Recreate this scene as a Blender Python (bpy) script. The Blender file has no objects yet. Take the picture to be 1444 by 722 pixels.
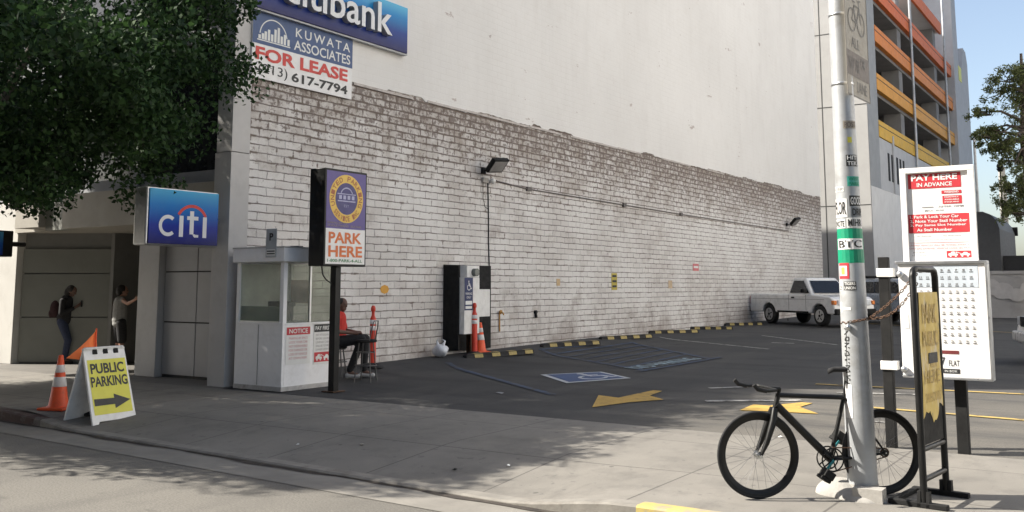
import bpy, bmesh, math, random
import numpy as np
from mathutils import Vector, Matrix

# ------------------------------------------------------------------ scene, camera, light
S = bpy.context.scene
COL = S.collection
R = math.radians
PI = math.pi
random.seed(7)
RNG = np.random.default_rng(11)

F_PX, CX, CY, CAM_H, PITCH, YAW = 1350.0, 722.0, 243.0, 1.65, R(6.76), R(33.46)
cam_d = bpy.data.cameras.new('camera')
cam = bpy.data.objects.new('camera', cam_d)
COL.objects.link(cam)
cam_d.sensor_width = 36.0
cam_d.lens = 36.0 * F_PX / 1444.0
cam_d.shift_y = -(361.0 - CY) / 1444.0
cam_d.clip_start = 0.05
cam_d.clip_end = 2000
cam.location = (0, 0, CAM_H)
cam.rotation_euler = (R(90) + PITCH, 0, YAW)
S.camera = cam

SUN_AZ = Vector((-0.87, -0.49, 0)).normalized()
SUN_EL = R(40)
to_sun = Vector((SUN_AZ.x * math.cos(SUN_EL), SUN_AZ.y * math.cos(SUN_EL), math.sin(SUN_EL)))
W = bpy.data.worlds.new('World')
S.world = W
W.use_nodes = True
nt = W.node_tree
for n in list(nt.nodes):
    nt.nodes.remove(n)
sky = nt.nodes.new('ShaderNodeTexSky')
sky.sky_type = 'NISHITA'
sky.sun_disc = False
sky.sun_elevation = SUN_EL
sky.sun_rotation = math.atan2(SUN_AZ.x, SUN_AZ.y)
sky.air_density = 1.0
sky.dust_density = 2.0
sky.ozone_density = 1.0
bg = nt.nodes.new('ShaderNodeBackground')
bg.inputs['Strength'].default_value = 0.095
wo = nt.nodes.new('ShaderNodeOutputWorld')
hz_ = nt.nodes.new('ShaderNodeHueSaturation'); hz_.inputs['Saturation'].default_value = 0.85
nt.links.new(sky.outputs[0], hz_.inputs['Color'])
nt.links.new(hz_.outputs[0], bg.inputs['Color'])
nt.links.new(bg.outputs[0], wo.inputs['Surface'])

sun_d = bpy.data.lights.new('sun', 'SUN')
sun_d.energy = 5.0
sun_d.angle = R(0.53)
sun_d.color = (1.0, 0.94, 0.84)
sun = bpy.data.objects.new('sun', sun_d)
COL.objects.link(sun)
sun.location = (-20, -12, 30)
sun.rotation_euler = to_sun.to_track_quat('Z', 'Y').to_euler()

S.view_settings.view_transform = 'Standard'
S.view_settings.look = 'None'
S.view_settings.gamma = 1
S.view_settings.exposure = 1.24
S.view_settings.use_curve_mapping = False
S.cycles.max_bounces = 8
S.cycles.diffuse_bounces = 5

# ------------------------------------------------------------------ where a sight line of the survey meets a real plane
_fw = Vector((-math.sin(YAW) * math.cos(PITCH), math.cos(YAW) * math.cos(PITCH), math.sin(PITCH)))
_rt = Vector((math.cos(YAW), math.sin(YAW), 0))
_up = _rt.cross(_fw)
_C = Vector((0, 0, CAM_H))
def _ray(x, y):
    return _fw * F_PX + _rt * (x - CX) - _up * (y - CY)
def onX(x, y, X0):
    d = _ray(x, y); return _C + d * (X0 / d.x)
def onY(x, y, Y0):
    d = _ray(x, y); return _C + d * (Y0 / d.y)
def smooth(t):
    t = min(1.0, max(0.0, t)); return t * t * (3 - 2 * t)
def lotz(x, y):
    z = 0.011 * (min(y, 60) - 11) if y > 11 else 0.0
    if x < -11.2:
        z += 0.12 * smooth((-11.2 - x) / 1.3) * smooth((y - 12) / 1.5) * (1 - smooth((y - 22) / 8))
    return z
def curb_y(x):
    return 6.75 + max(0.0, -(x + 4)) * 0.045
def swz(x, y):
    drive = smooth((x + 12.6) / 1.6) * (1 - smooth((x + 4.6) / 1.2))
    yc = curb_y(x)
    return -0.126 * drive * min(1.0, max(0.0, (8.4 - y) / (8.4 - yc)))
def gz(x, y):
    return lotz(x, y) if y > 10.55 else swz(x, y)
def ground(x, y):
    d = _ray(x, y)
    t = -(CAM_H) / d.z
    for _ in range(30):
        p = _C + d * t
        z = gz(p.x, p.y)
        t += 0.7 * ((z - p.z) / d.z)
    return _C + d * t

# ------------------------------------------------------------------ materials
MATS = {}
def newmat(name):
    m = bpy.data.materials.new(name); m.use_nodes = True
    return m, m.node_tree, m.node_tree.nodes['Principled BSDF']
def N(t, typ, **kw):
    n = t.nodes.new(typ)
    for k, v in kw.items():
        if hasattr(n, k): setattr(n, k, v)
        else: n.inputs[k].default_value = v
    return n
def ramp(t, src, stops):
    r = t.nodes.new('ShaderNodeValToRGB')
    el = r.color_ramp.elements
    while len(el) < len(stops): el.new(0.5)
    for e, (p, c) in zip(el, stops):
        e.position = p
        e.color = (c, c, c, 1) if not isinstance(c, tuple) else (*c, 1)
    t.links.new(src, r.inputs[0])
    return r.outputs[0]
def mixc(t, fac, a, b, mode='MIX'):
    m = t.nodes.new('ShaderNodeMix'); m.data_type = 'RGBA'; m.blend_type = mode
    for sock, v in ((m.inputs[0], fac), (m.inputs[6], a), (m.inputs[7], b)):
        if isinstance(v, bpy.types.NodeSocket): t.links.new(v, sock)
        elif isinstance(v, (int, float)): sock.default_value = v
        else: sock.default_value = (*v, 1)
    return m.outputs[2]
def noise(t, scale, detail=4, rough=0.55, coords=None, stretch=None):
    if coords is None:
        tc = t.nodes.new('ShaderNodeTexCoord'); coords = tc.outputs['Object']
    if stretch:
        mp = t.nodes.new('ShaderNodeMapping'); mp.inputs['Scale'].default_value = stretch
        t.links.new(coords, mp.inputs[0]); coords = mp.outputs[0]
    n = t.nodes.new('ShaderNodeTexNoise')
    n.inputs['Scale'].default_value = scale; n.inputs['Detail'].default_value = detail; n.inputs['Roughness'].default_value = rough
    t.links.new(coords, n.inputs['Vector'])
    return n.outputs['Fac']
def bump(t, b, h, strength, dist=0.01):
    n = t.nodes.new('ShaderNodeBump'); n.inputs['Strength'].default_value = strength; n.inputs['Distance'].default_value = dist
    t.links.new(h, n.inputs['Height']); t.links.new(n.outputs[0], b.inputs['Normal'])
def mat(name, col, rough=0.6, metal=0.0, var=0.15, scale=6.0, dirt=None, dirt_amt=0.5, bmp=0.0, coat=0.0, spec=None):
    """a surface of one colour, a little uneven, with optional dirt blotches"""
    if name in MATS: return MATS[name]
    m, t, b = newmat(name)
    f = noise(t, scale, 6)
    lo = tuple(c * (1 - var) for c in col); hi = tuple(min(1, c * (1 + var)) for c in col)
    c = ramp(t, f, [(0.3, lo), (0.7, hi)])
    if dirt:
        g = noise(t, scale * 0.6 + 1.3, 8, 0.7)
        g2 = ramp(t, g, [(0.5, 0.0), (0.72, dirt_amt)])
        c = mixc(t, g2, c, dirt)
    t.links.new(c, b.inputs['Base Color'])
    rr = noise(t, scale * 2.3, 4)
    rv = ramp(t, rr, [(0.3, max(0.03, rough - 0.08)), (0.7, min(1, rough + 0.08))])
    t.links.new(rv, b.inputs['Roughness'])
    b.inputs['Metallic'].default_value = metal
    b.inputs['Coat Weight'].default_value = coat
    if spec is not None: b.inputs['Specular IOR Level'].default_value = spec
    if bmp:
        bump(t, b, noise(t, scale * 8, 6), bmp, 0.01)
    MATS[name] = m
    return m
def glass(name, tint=(0.9, 0.95, 0.93), rough=0.05, alpha=0.25, base=(0.5, 0.55, 0.53)):
    """window pane: partly see-through film plus reflections"""
    if name in MATS: return MATS[name]
    m, t, b = newmat(name)
    b.inputs['Base Color'].default_value = (*base, 1); b.inputs['Roughness'].default_value = rough
    tr = t.nodes.new('ShaderNodeBsdfTransparent'); tr.inputs[0].default_value = (*tint, 1)
    mx = t.nodes.new('ShaderNodeMixShader')
    g = noise(t, 3, 5)
    fac = ramp(t, g, [(0.3, alpha * 0.7), (0.75, min(1, alpha * 1.35))])
    t.links.new(fac, mx.inputs[0]); t.links.new(tr.outputs[0], mx.inputs[1]); t.links.new(b.outputs[0], mx.inputs[2])
    t.links.new(mx.outputs[0], t.nodes['Material Output'].inputs['Surface'])
    MATS[name] = m
    return m
def sep(t, src=None):
    if src is None:
        tc = t.nodes.new('ShaderNodeTexCoord'); src = tc.outputs['Object']
    s = t.nodes.new('ShaderNodeSeparateXYZ'); t.links.new(src, s.inputs[0]); return s
def math_(t, op, a, b=None):
    n = t.nodes.new('ShaderNodeMath'); n.operation = op
    for i, v in enumerate((a, b)):
        if v is None: continue
        if isinstance(v, bpy.types.NodeSocket): t.links.new(v, n.inputs[i])
        else: n.inputs[i].default_value = v
    return n.outputs[0]
def vgrad(name, z0, z1, stops, rough=0.35):
    """printed top-to-bottom colour blend of a sign face (object z)"""
    m, t, b = newmat(name)
    s = sep(t)
    mr = t.nodes.new('ShaderNodeMapRange'); mr.inputs[1].default_value = z0; mr.inputs[2].default_value = z1
    t.links.new(s.outputs[2], mr.inputs[0])
    c = ramp(t, mr.outputs[0], stops)
    c = mixc(t, ramp(t, noise(t, 4, 5), [(0.45, 0.0), (0.75, 0.06)]), c, (0.2, 0.2, 0.2))
    t.links.new(c, b.inputs['Base Color']); b.inputs['Roughness'].default_value = rough; b.inputs['Specular IOR Level'].default_value = 0.25
    MATS[name] = m
    return m
def joints(t, coord, period, offset, halfw):
    """1 on a scored line every `period` metres along a coordinate"""
    a = math_(t, 'SUBTRACT', coord, offset)
    a = math_(t, 'DIVIDE', a, period)
    a = math_(t, 'FRACT', a)
    a = math_(t, 'SUBTRACT', a, 0.5)
    a = math_(t, 'ABSOLUTE', a)
    return math_(t, 'GREATER_THAN', a, 0.5 - halfw / period)

def m_asphalt(name, c0, c1, patch, speck=0.35, tyre=None):
    m, t, b = newmat(name)
    big = noise(t, 0.35, 5, 0.6)
    c = ramp(t, big, [(0.32, c0), (0.68, c1)])
    st = noise(t, 1.1, 6, 0.65, stretch=(1.0, 0.28, 1.0))
    c = mixc(t, ramp(t, st, [(0.52, 0.0), (0.7, 0.55)]), c, patch)
    if tyre:
        st2 = noise(t, 0.9, 5, 0.6, stretch=(0.22, 1.6, 1.0))
        c = mixc(t, ramp(t, st2, [(0.5, 0.0), (0.68, 0.6)]), c, tyre)
    fine = noise(t, 55, 4, 0.75)
    c = mixc(t, speck, c, ramp(t, fine, [(0.35, 0.25), (0.65, 1.0)]), 'MULTIPLY')
    oil = noise(t, 1.7, 4, 0.5, stretch=(0.7, 1.2, 1))
    c = mixc(t, ramp(t, oil, [(0.63, 0.0), (0.70, 0.65)]), c, tuple(v * 0.35 for v in c0))
    vor = t.nodes.new('ShaderNodeTexVoronoi'); vor.feature = 'DISTANCE_TO_EDGE'; vor.inputs['Scale'].default_value = 0.42
    tc = t.nodes.new('ShaderNodeTexCoord')
    wob = t.nodes.new('ShaderNodeTexNoise'); wob.inputs['Scale'].default_value = 1.4; wob.inputs['Detail'].default_value = 5
    t.links.new(tc.outputs['Object'], wob.inputs['Vector'])
    ad = t.nodes.new('ShaderNodeVectorMath'); ad.operation = 'MULTIPLY_ADD'; ad.inputs[1].default_value = (1.6, 1.6, 0)
    t.links.new(wob.outputs['Color'], ad.inputs[0]); t.links.new(tc.outputs['Object'], ad.inputs[2])
    t.links.new(ad.outputs[0], vor.inputs['Vector'])
    crack = math_(t, 'MULTIPLY', ramp(t, vor.outputs['Distance'], [(0.0, 0.7), (0.006, 0.0)]), ramp(t, noise(t, .7, 4), [(.45, 0.0), (.6, .7)]))
    c = mixc(t, crack, c, tuple(v * 0.3 for v in c0))
    t.links.new(c, b.inputs['Base Color'])
    b.inputs['Roughness'].default_value = 0.88
    bump(t, b, fine, 0.45, 0.006)
    MATS[name] = m
    return m
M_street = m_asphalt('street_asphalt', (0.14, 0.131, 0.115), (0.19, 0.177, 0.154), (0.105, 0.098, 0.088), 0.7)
def worn_sunlit_lane(m):
    """the driving lane by the entrance is worn and streaky, and painted paler where sun falls"""
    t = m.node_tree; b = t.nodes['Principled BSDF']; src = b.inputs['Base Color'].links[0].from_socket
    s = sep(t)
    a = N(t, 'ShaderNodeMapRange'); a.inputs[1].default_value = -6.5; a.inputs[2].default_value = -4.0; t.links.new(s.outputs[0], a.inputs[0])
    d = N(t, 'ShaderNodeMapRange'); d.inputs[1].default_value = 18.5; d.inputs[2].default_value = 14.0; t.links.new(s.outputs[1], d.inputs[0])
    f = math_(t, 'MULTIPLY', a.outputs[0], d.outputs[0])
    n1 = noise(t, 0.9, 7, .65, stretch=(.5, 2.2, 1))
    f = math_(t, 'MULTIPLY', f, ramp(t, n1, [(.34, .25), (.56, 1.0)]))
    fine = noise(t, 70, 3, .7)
    pale = ramp(t, fine, [(.3, (.06, .055, .048)), (.7, (.135, .125, .108))])  # pale tone mixes worn asphalt with painted-in sunlight
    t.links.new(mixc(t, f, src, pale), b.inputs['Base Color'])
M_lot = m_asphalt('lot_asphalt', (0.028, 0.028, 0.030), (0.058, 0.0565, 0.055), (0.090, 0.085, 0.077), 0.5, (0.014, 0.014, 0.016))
worn_sunlit_lane(M_lot)
M_ground = m_asphalt('far_ground', (0.12, 0.115, 0.11), (0.16, 0.15, 0.14), (0.1, 0.1, 0.1))

def m_sidewalk():
    m, t, b = newmat('sidewalk_concrete')
    s = sep(t)
    c = ramp(t, noise(t, 0.5, 6, 0.62), [(0.3, (0.145, 0.136, 0.121)), (0.7, (0.232, 0.217, 0.192))])
    c = mixc(t, ramp(t, noise(t, 2.2, 8, 0.7), [(0.5, 0.0), (0.72, 0.6)]), c, (0.095, 0.089, 0.081))
    spots = noise(t, 9, 3, 0.5)
    c = mixc(t, ramp(t, spots, [(0.66, 0.0), (0.7, 0.6)]), c, (0.10, 0.095, 0.09))
    gum = t.nodes.new('ShaderNodeTexVoronoi'); gum.inputs['Scale'].default_value = 2.6; gum.inputs['Randomness'].default_value = 1.0
    tcg = t.nodes.new('ShaderNodeTexCoord'); t.links.new(tcg.outputs['Object'], gum.inputs['Vector'])
    c = mixc(t, ramp(t, gum.outputs['Distance'], [(0.055, 0.7), (0.075, 0.0)]), c, (0.055, 0.05, 0.046))
    drip = noise(t, 1.3, 7, 0.7, stretch=(2.2, .5, 1))
    c = mixc(t, ramp(t, drip, [(0.56, 0.0), (0.72, 0.5)]), c, (0.09, 0.083, 0.075))
    fine = noise(t, 120, 3, 0.7)
    c = mixc(t, 0.3, c, ramp(t, fine, [(0.3, 0.35), (0.7, 1.0)]), 'MULTIPLY')
    j1 = joints(t, s.outputs[0], 1.4, -1.4 - 0.7, 0.010)
    wy = math_(t, 'ADD', s.outputs[1], 0.0)
    j2 = joints(t, wy, 1.55, 7.42 - 0.775, 0.010)
    j = math_(t, 'MAXIMUM', j1, j2)
    c = mixc(t, math_(t, 'MULTIPLY', j, 0.75), c, (0.06, 0.055, 0.05))
    t.links.new(c, b.inputs['Base Color']); b.inputs['Roughness'].default_value = 0.85
    h = math_(t, 'SUBTRACT', fine, math_(t, 'MULTIPLY', j, 3.0))
    bump(t, b, h, 0.35, 0.006)
    return m
M_sidewalk = m_sidewalk()

def m_blockwall():
    """painted block wall: rows of blocks with dark open joints, stains at the top, whitened repairs below"""
    m, t, b = newmat('painted_block')
    s = sep(t)
    cmb = t.nodes.new('ShaderNodeCombineXYZ')
    t.links.new(s.outputs[1], cmb.inputs[0]); t.links.new(s.outputs[2], cmb.inputs[1])
    wob = t.nodes.new('ShaderNodeTexNoise'); wob.inputs['Scale'].default_value = 2.6; wob.inputs['Detail'].default_value = 6
    t.links.new(cmb.outputs[0], wob.inputs['Vector'])
    ad = t.nodes.new('ShaderNodeVectorMath'); ad.operation = 'MULTIPLY_ADD'; ad.inputs[1].default_value = (0.09, 0.045, 0)
    t.links.new(wob.outputs['Color'], ad.inputs[0]); t.links.new(cmb.outputs[0], ad.inputs[2])
    br = t.nodes.new('ShaderNodeTexBrick')
    br.offset = 0.5
    br.inputs['Scale'].default_value = 1.0
    br.inputs['Brick Width'].default_value = 0.405; br.inputs['Row Height'].default_value = 0.147
    br.inputs['Mortar Size'].default_value = 0.0115; br.inputs['Mortar Smooth'].default_value = 0.4
    br.inputs['Bias'].default_value = 0.0
    br.inputs['Color1'].default_value = (0.69, 0.665, 0.64, 1); br.inputs['Color2'].default_value = (0.58, 0.55, 0.525, 1)
    br.inputs['Mortar'].default_value = (0.5, 0.5, 0.5, 1)
    t.links.new(ad.outputs[0], br.inputs['Vector'])
    c = br.outputs['Color']
    # cleaner / whiter patches
    wh = noise(t, 0.45, 4, 0.6, cmb.outputs[0])
    c = mixc(t, ramp(t, wh, [(0.44, 0.0), (0.6, 0.75)]), c, (0.76, 0.745, 0.725))
    # brown stains, strong along the top
    zt = t.nodes.new('ShaderNodeMapRange'); zt.inputs[1].default_value = 3.1; zt.inputs[2].default_value = 5.7
    t.links.new(s.outputs[2], zt.inputs[0])
    st = noise(t, 1.5, 8, 0.72, cmb.outputs[0])
    sf = math_(t, 'ADD', math_(t, 'MULTIPLY', zt.outputs[0], 0.24), st)
    c = mixc(t, ramp(t, sf, [(0.57, 0.0), (0.80, 0.8)]), c, (0.31, 0.26, 0.215))
    zb = t.nodes.new('ShaderNodeMapRange'); zb.inputs[1].default_value = 1.3; zb.inputs[2].default_value = 0.0
    t.links.new(s.outputs[2], zb.inputs[0])
    st2 = noise(t, 1.1, 7, 0.7, cmb.outputs[0])
    sf2 = math_(t, 'ADD', math_(t, 'MULTIPLY', zb.outputs[0], 0.22), st2)
    c = mixc(t, ramp(t, sf2, [(0.56, 0.0), (0.74, 0.7)]), c, (0.27, 0.225, 0.20))
    # open joints: dark, but only in stretches
    jn = noise(t, 1.9, 6, 0.7, cmb.outputs[0])
    jf = math_(t, 'ADD', jn, math_(t, 'MULTIPLY', zt.outputs[0], 0.10))
    jm = ramp(t, jf, [(0.36, 0.30), (0.58, 1.0)])
    wz = sep(t, ad.outputs[0]).outputs[1]
    hj = math_(t, 'ABSOLUTE', math_(t, 'SUBTRACT', math_(t, 'FRACT', math_(t, 'ADD', math_(t, 'DIVIDE', wz, 0.147), 0.5)), 0.5))
    hm = ramp(t, hj, [(0.04, 1.0), (0.09, 0.0)])
    vn = noise(t, 4.5, 6, 0.7, cmb.outputs[0])
    vm = math_(t, 'MULTIPLY', br.outputs['Fac'], ramp(t, vn, [(0.42, 0.12), (0.6, 0.9)]))
    jj = math_(t, 'MULTIPLY', math_(t, 'MAXIMUM', hm, vm), jm)
    c = mixc(t, jj, c, (0.10, 0.072, 0.06))
    # ragged dark stretches that hug the joints
    br2 = t.nodes.new('ShaderNodeTexBrick'); br2.offset = 0.5
    for k_, v_ in (('Scale', 1.0), ('Brick Width', 0.405), ('Row Height', 0.147), ('Mortar Size', 0.030), ('Mortar Smooth', 0.6)): br2.inputs[k_].default_value = v_
    t.links.new(ad.outputs[0], br2.inputs['Vector'])
    rg = noise(t, 3.2, 8, 0.75, cmb.outputs[0], stretch=(0.8, 1.6, 1))
    rgf = math_(t, 'ADD', rg, math_(t, 'MULTIPLY', zt.outputs[0], 0.17))
    c = mixc(t, math_(t, 'MULTIPLY', br2.outputs['Fac'], ramp(t, rgf, [(0.55, 0.0), (0.64, 0.95)])), c, (0.14, 0.105, 0.085))
    # chipped paint around joints at the top
    ch = noise(t, 7, 8, 0.75, cmb.outputs[0])
    chf = math_(t, 'ADD', ch, math_(t, 'MULTIPLY', zt.outputs[0], 0.17))
    c = mixc(t, ramp(t, chf, [(0.63, 0.0), (0.68, 0.8)]), c, (0.13, 0.095, 0.08))
    c = mixc(t, ramp(t, noise(t, 40, 3, 0.6, cmb.outputs[0]), [(0.4, 0.16), (0.7, 0.0)]), c, (0.2, 0.18, 0.17))
    t.links.new(c, b.inputs['Base Color']); b.inputs['Roughness'].default_value = 0.8
    h = math_(t, 'SUBTRACT', math_(t, 'MULTIPLY', noise(t, 30, 5, 0.6, cmb.outputs[0]), 0.25), br.outputs['Fac'])
    bump(t, b, h, 0.4, 0.012)
    return m
M_block = m_blockwall()

def m_stucco():
    m, t, b = newmat('painted_stucco')
    c = ramp(t, noise(t, 0.18, 5, 0.6), [(0.3, (0.70, 0.685, 0.66)), (0.7, (0.78, 0.765, 0.74))])
    c = mixc(t, ramp(t, noise(t, 0.8, 7, 0.65, stretch=(1, 1, 0.25)), [(0.5, 0.0), (0.75, 0.25)]), c, (0.56, 0.535, 0.51))
    sp = noise(t, 0.9, 9, 0.72, stretch=(1, 0.7, 1.6))
    c = mixc(t, ramp(t, sp, [(0.645, 0.0), (0.66, 0.75)]), c, (0.40, 0.33, 0.30))
    s = sep(t); cmb = t.nodes.new('ShaderNodeCombineXYZ')
    t.links.new(s.outputs[1], cmb.inputs[0]); t.links.new(s.outputs[2], cmb.inputs[1])
    br = t.nodes.new('ShaderNodeTexBrick')
    for k_, v_ in (('Scale', 1.0), ('Brick Width', 0.405), ('Row Height', 0.147), ('Mortar Size', 0.012), ('Mortar Smooth', 0.8)): br.inputs[k_].default_value = v_
    t.links.new(cmb.outputs[0], br.inputs['Vector'])
    show = math_(t, 'MULTIPLY', br.outputs['Fac'], ramp(t, noise(t, 0.6, 6, .6), [(0.4, 0.02), (0.65, 0.16)]))
    c = mixc(t, show, c, (0.42, 0.39, 0.36))
    sm = noise(t, 2.3, 8, 0.7)
    c = mixc(t, ramp(t, sm, [(0.5, 0.0), (0.75, 0.18)]), c, (0.55, 0.50, 0.46))
    rn = noise(t, 1.6, 6, 0.6, stretch=(1, 1, 0.06))
    c = mixc(t, ramp(t, rn, [(0.52, 0.0), (0.74, 0.11)]), c, (0.50, 0.47, 0.44))
    sp2 = noise(t, 2.1, 9, 0.75, stretch=(1, 0.6, 1.3))
    c = mixc(t, ramp(t, sp2, [(0.672, 0.0), (0.684, 0.8)]), c, (0.30, 0.24, 0.215))
    t.links.new(c, b.inputs['Base Color']); b.inputs['Roughness'].default_value = 0.85
    bh = math_(t, 'SUBTRACT', noise(t, 14, 6, 0.6), math_(t, 'MULTIPLY', br.outputs['Fac'], 0.35))
    bump(t, b, bh, 0.3, 0.01)
    return m
M_stucco = m_stucco()

C = dict(
    white=mat('white_paint', (0.74, 0.73, 0.71), 0.5, var=0.06, dirt=(0.4, 0.37, 0.33), dirt_amt=0.35),
    booth=mat('booth_white', (0.82, 0.82, 0.83), 0.45, var=0.05, scale=3, dirt=(0.42, 0.40, 0.38), dirt_amt=0.3),
    sign_white=mat('sign_white', (0.76, 0.75, 0.74), 0.45, var=0.05, dirt=(0.5, 0.47, 0.43), dirt_amt=0.3),
    black=mat('black_paint', (0.009, 0.009, 0.009), 0.42, var=0.3, spec=0.3),
    dull_black=mat('dull_black', (0.012, 0.012, 0.012), 0.75, var=0.3, dirt=(0.045, 0.042, 0.04), dirt_amt=0.3, spec=0.25),
    rubber=mat('rubber', (0.014, 0.014, 0.015), 0.8, var=0.3, dirt=(0.05, 0.047, 0.043), dirt_amt=0.4),
    red=mat('sign_red', (0.50, 0.035, 0.045), 0.5, var=0.08),
    blue=mat('sign_blue', (0.035, 0.075, 0.19), 0.5, var=0.08),
    navy=mat('navy', (0.02, 0.028, 0.10), 0.5, var=0.1),
    purple=mat('sign_purple', (0.085, 0.06, 0.24), 0.4, var=0.06),
    yellow=mat('sign_yellow', (0.62, 0.58, 0.06), 0.5, var=0.05),
    gold=mat('sign_gold', (0.72, 0.48, 0.09), 0.45, var=0.05),
    ink=mat('black_ink', (0.02, 0.02, 0.02), 0.55, var=0.1),
    grey_ink=mat('grey_ink', (0.28, 0.27, 0.27), 0.6, var=0.1),
    red_ink=mat('red_ink', (0.56, 0.05, 0.04), 0.55, var=0.08),
    pale_red=mat('pale_red_ink', (0.55, 0.20, 0.21), 0.6, var=0.1),
    orange_ink=mat('orange_ink', (0.62, 0.15, 0.035), 0.5, var=0.08),
    green_ink=mat('green_ink', (0.05, 0.2, 0.08), 0.5, var=0.1),
    paper=mat('paper_white', (0.72, 0.72, 0.70), 0.7, var=0.04),
    letter_face=mat('letter_face', (0.68, 0.69, 0.70), 0.4, var=0.04),
    letter_edge=mat('letter_edge', (0.36, 0.37, 0.38), 0.45, var=0.06),
    alu=mat('aluminium', (0.55, 0.56, 0.57), 0.35, 0.9, var=0.1),
    chrome=mat('chrome', (0.62, 0.62, 0.62), 0.18, 1.0, var=0.06),
    steel=mat('galvanised', (0.40, 0.415, 0.43), 0.45, 0.3, var=0.14, scale=3, dirt=(0.22, 0.20, 0.17), dirt_amt=0.6),
    rust=mat('rusty_steel', (0.12, 0.07, 0.045), 0.65, 0.6, var=0.4, scale=20),
    orange=mat('cone_orange', (0.78, 0.10, 0.025), 0.5, var=0.08, dirt=(0.2, 0.06, 0.03), dirt_amt=0.4),
    red_plastic=mat('delineator_red', (0.62, 0.05, 0.025), 0.5, var=0.1, dirt=(0.2, 0.04, 0.03), dirt_amt=0.4),
    reflect=mat('reflective_band', (0.66, 0.65, 0.64), 0.35, var=0.08, dirt=(0.35, 0.25, 0.2), dirt_amt=0.4),
    flag=mat('flag_orange', (0.85, 0.20, 0.05), 0.65, var=0.06),
    stop_yellow=mat('wheelstop_yellow', (0.36, 0.275, 0.085), 0.6, var=0.15, scale=25, dirt=(0.10, 0.08, 0.05), dirt_amt=0.7),
    concrete=mat('concrete', (0.33, 0.315, 0.29), 0.85, var=0.15, scale=5, dirt=(0.17, 0.16, 0.14), dirt_amt=0.5, bmp=0.3),
    panel=mat('panel_grey', (0.43, 0.43, 0.435), 0.75, var=0.06, scale=1.2, dirt=(0.3, 0.29, 0.28), dirt_amt=0.3),
    panel_light=mat('panel_light', (0.60, 0.595, 0.585), 0.75, var=0.05, scale=1.2, dirt=(0.42, 0.4, 0.38), dirt_amt=0.25),
    panel_dark=mat('panel_dark', (0.27, 0.28, 0.29), 0.8, var=0.08, scale=1.2),
    facade=mat('facade_tile', (0.47, 0.46, 0.43), 0.5, var=0.06, scale=1.5, dirt=(0.3, 0.28, 0.25), dirt_amt=0.35),
    facade_green=mat('facade_green_grey', (0.195, 0.20, 0.18), 0.5, var=0.06, scale=1.5, dirt=(0.15, 0.15, 0.13), dirt_amt=0.35),
    fascia=mat('fascia_beige', (0.32, 0.30, 0.26), 0.6, var=0.08, scale=1.5, dirt=(0.24, 0.22, 0.19), dirt_amt=0.4),
    joint=mat('dark_joint', (0.05, 0.05, 0.048), 0.8),
    dark_glass=mat('dark_glass', (0.02, 0.022, 0.025), 0.12, var=0.2),
    deck=mat('deck_concrete', (0.20, 0.195, 0.19), 0.85, var=0.12, scale=1.0),
    skin=mat('skin', (0.36, 0.20, 0.14), 0.55, var=0.08),
    skin_dark=mat('skin_dark', (0.13, 0.07, 0.05), 0.55, var=0.08),
    hair=mat('dark_hair', (0.015, 0.012, 0.010), 0.55, var=0.3, scale=60),
    cloth_black=mat('black_cloth', (0.018, 0.018, 0.020), 0.9, var=0.3, scale=30),
    cloth_grey=mat('grey_cloth', (0.27, 0.27, 0.26), 0.9, var=0.12, scale=30),
    cloth_red=mat('red_cloth', (0.48, 0.035, 0.025), 0.85, var=0.12, scale=30),
    maroon=mat('maroon_cloth', (0.035, 0.012, 0.014), 0.85, var=0.2, scale=30),
    denim=mat('denim', (0.035, 0.045, 0.085), 0.9, var=0.2, scale=40),
    shoe=mat('pale_shoe', (0.4, 0.4, 0.4), 0.6),
    car_white=mat('car_white', (0.72, 0.72, 0.71), 0.3, var=0.04, scale=2, dirt=(.45, .42, .38), dirt_amt=.35, coat=0.5),
    car_blue=mat('car_silver_blue', (0.30, 0.34, 0.40), 0.3, 0.3, var=0.05, coat=0.5),
    car_glass=mat('car_glass', (0.015, 0.018, 0.022), 0.06, var=0.2),
    lamp_clear=mat('headlamp', (0.6, 0.62, 0.65), 0.12, var=0.1),
    lamp_amber=mat('amber_lamp', (0.7, 0.2, 0.03), 0.2, var=0.1),
    lamp_red=mat('tail_lamp', (0.4, 0.02, 0.02), 0.2, var=0.1),
    bark=mat('bark', (0.10, 0.08, 0.065), 0.9, var=0.3, scale=14, bmp=0.6),
    soil=mat('dark_interior', (0.012, 0.012, 0.013), 0.9),
    bag=mat('plastic_bag', (0.62, 0.64, 0.68), 0.3, var=0.08),
    green=mat('sticker_green', (0.0, 0.25, 0.13), 0.5, var=0.1),
    teal=mat('sticker_teal', (0.05, 0.32, 0.27), 0.5, var=0.2),
    tan=mat('faded_tan', (0.30, 0.275, 0.23), 0.6, var=0.15, scale=8, dirt=(0.2, 0.16, 0.12), dirt_amt=0.5),
    tan_dark=mat('faded_brown', (0.14, 0.115, 0.10), 0.6, var=0.2, scale=12),
    faded_ink=mat('faded_ink', (0.14, 0.13, 0.12), 0.6, var=0.2),
    pale_blue=mat('pale_blue_tint', (0.50, 0.55, 0.60), 0.5, var=0.08),
    bluegreen=mat('anodised_crank', (0.03, 0.16, 0.17), 0.25, 0.8, var=0.1),
)
def m_paint(name, col, worn, thr=0.52, sc=5.0):
    """road paint worn through in patches to the surface below"""
    m, t, b = newmat(name)
    c = ramp(t, noise(t, 3, 6, 0.6), [(0.3, tuple(v * 0.8 for v in col)), (0.7, col)])
    w = noise(t, sc, 9, 0.75)
    c = mixc(t, ramp(t, w, [(thr, 0.0), (thr + 0.12, 0.9)]), c, worn)
    t.links.new(c, b.inputs['Base Color']); b.inputs['Roughness'].default_value = 0.8
    bump(t, b, noise(t, 90, 3), 0.3, 0.004)
    return m
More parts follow.
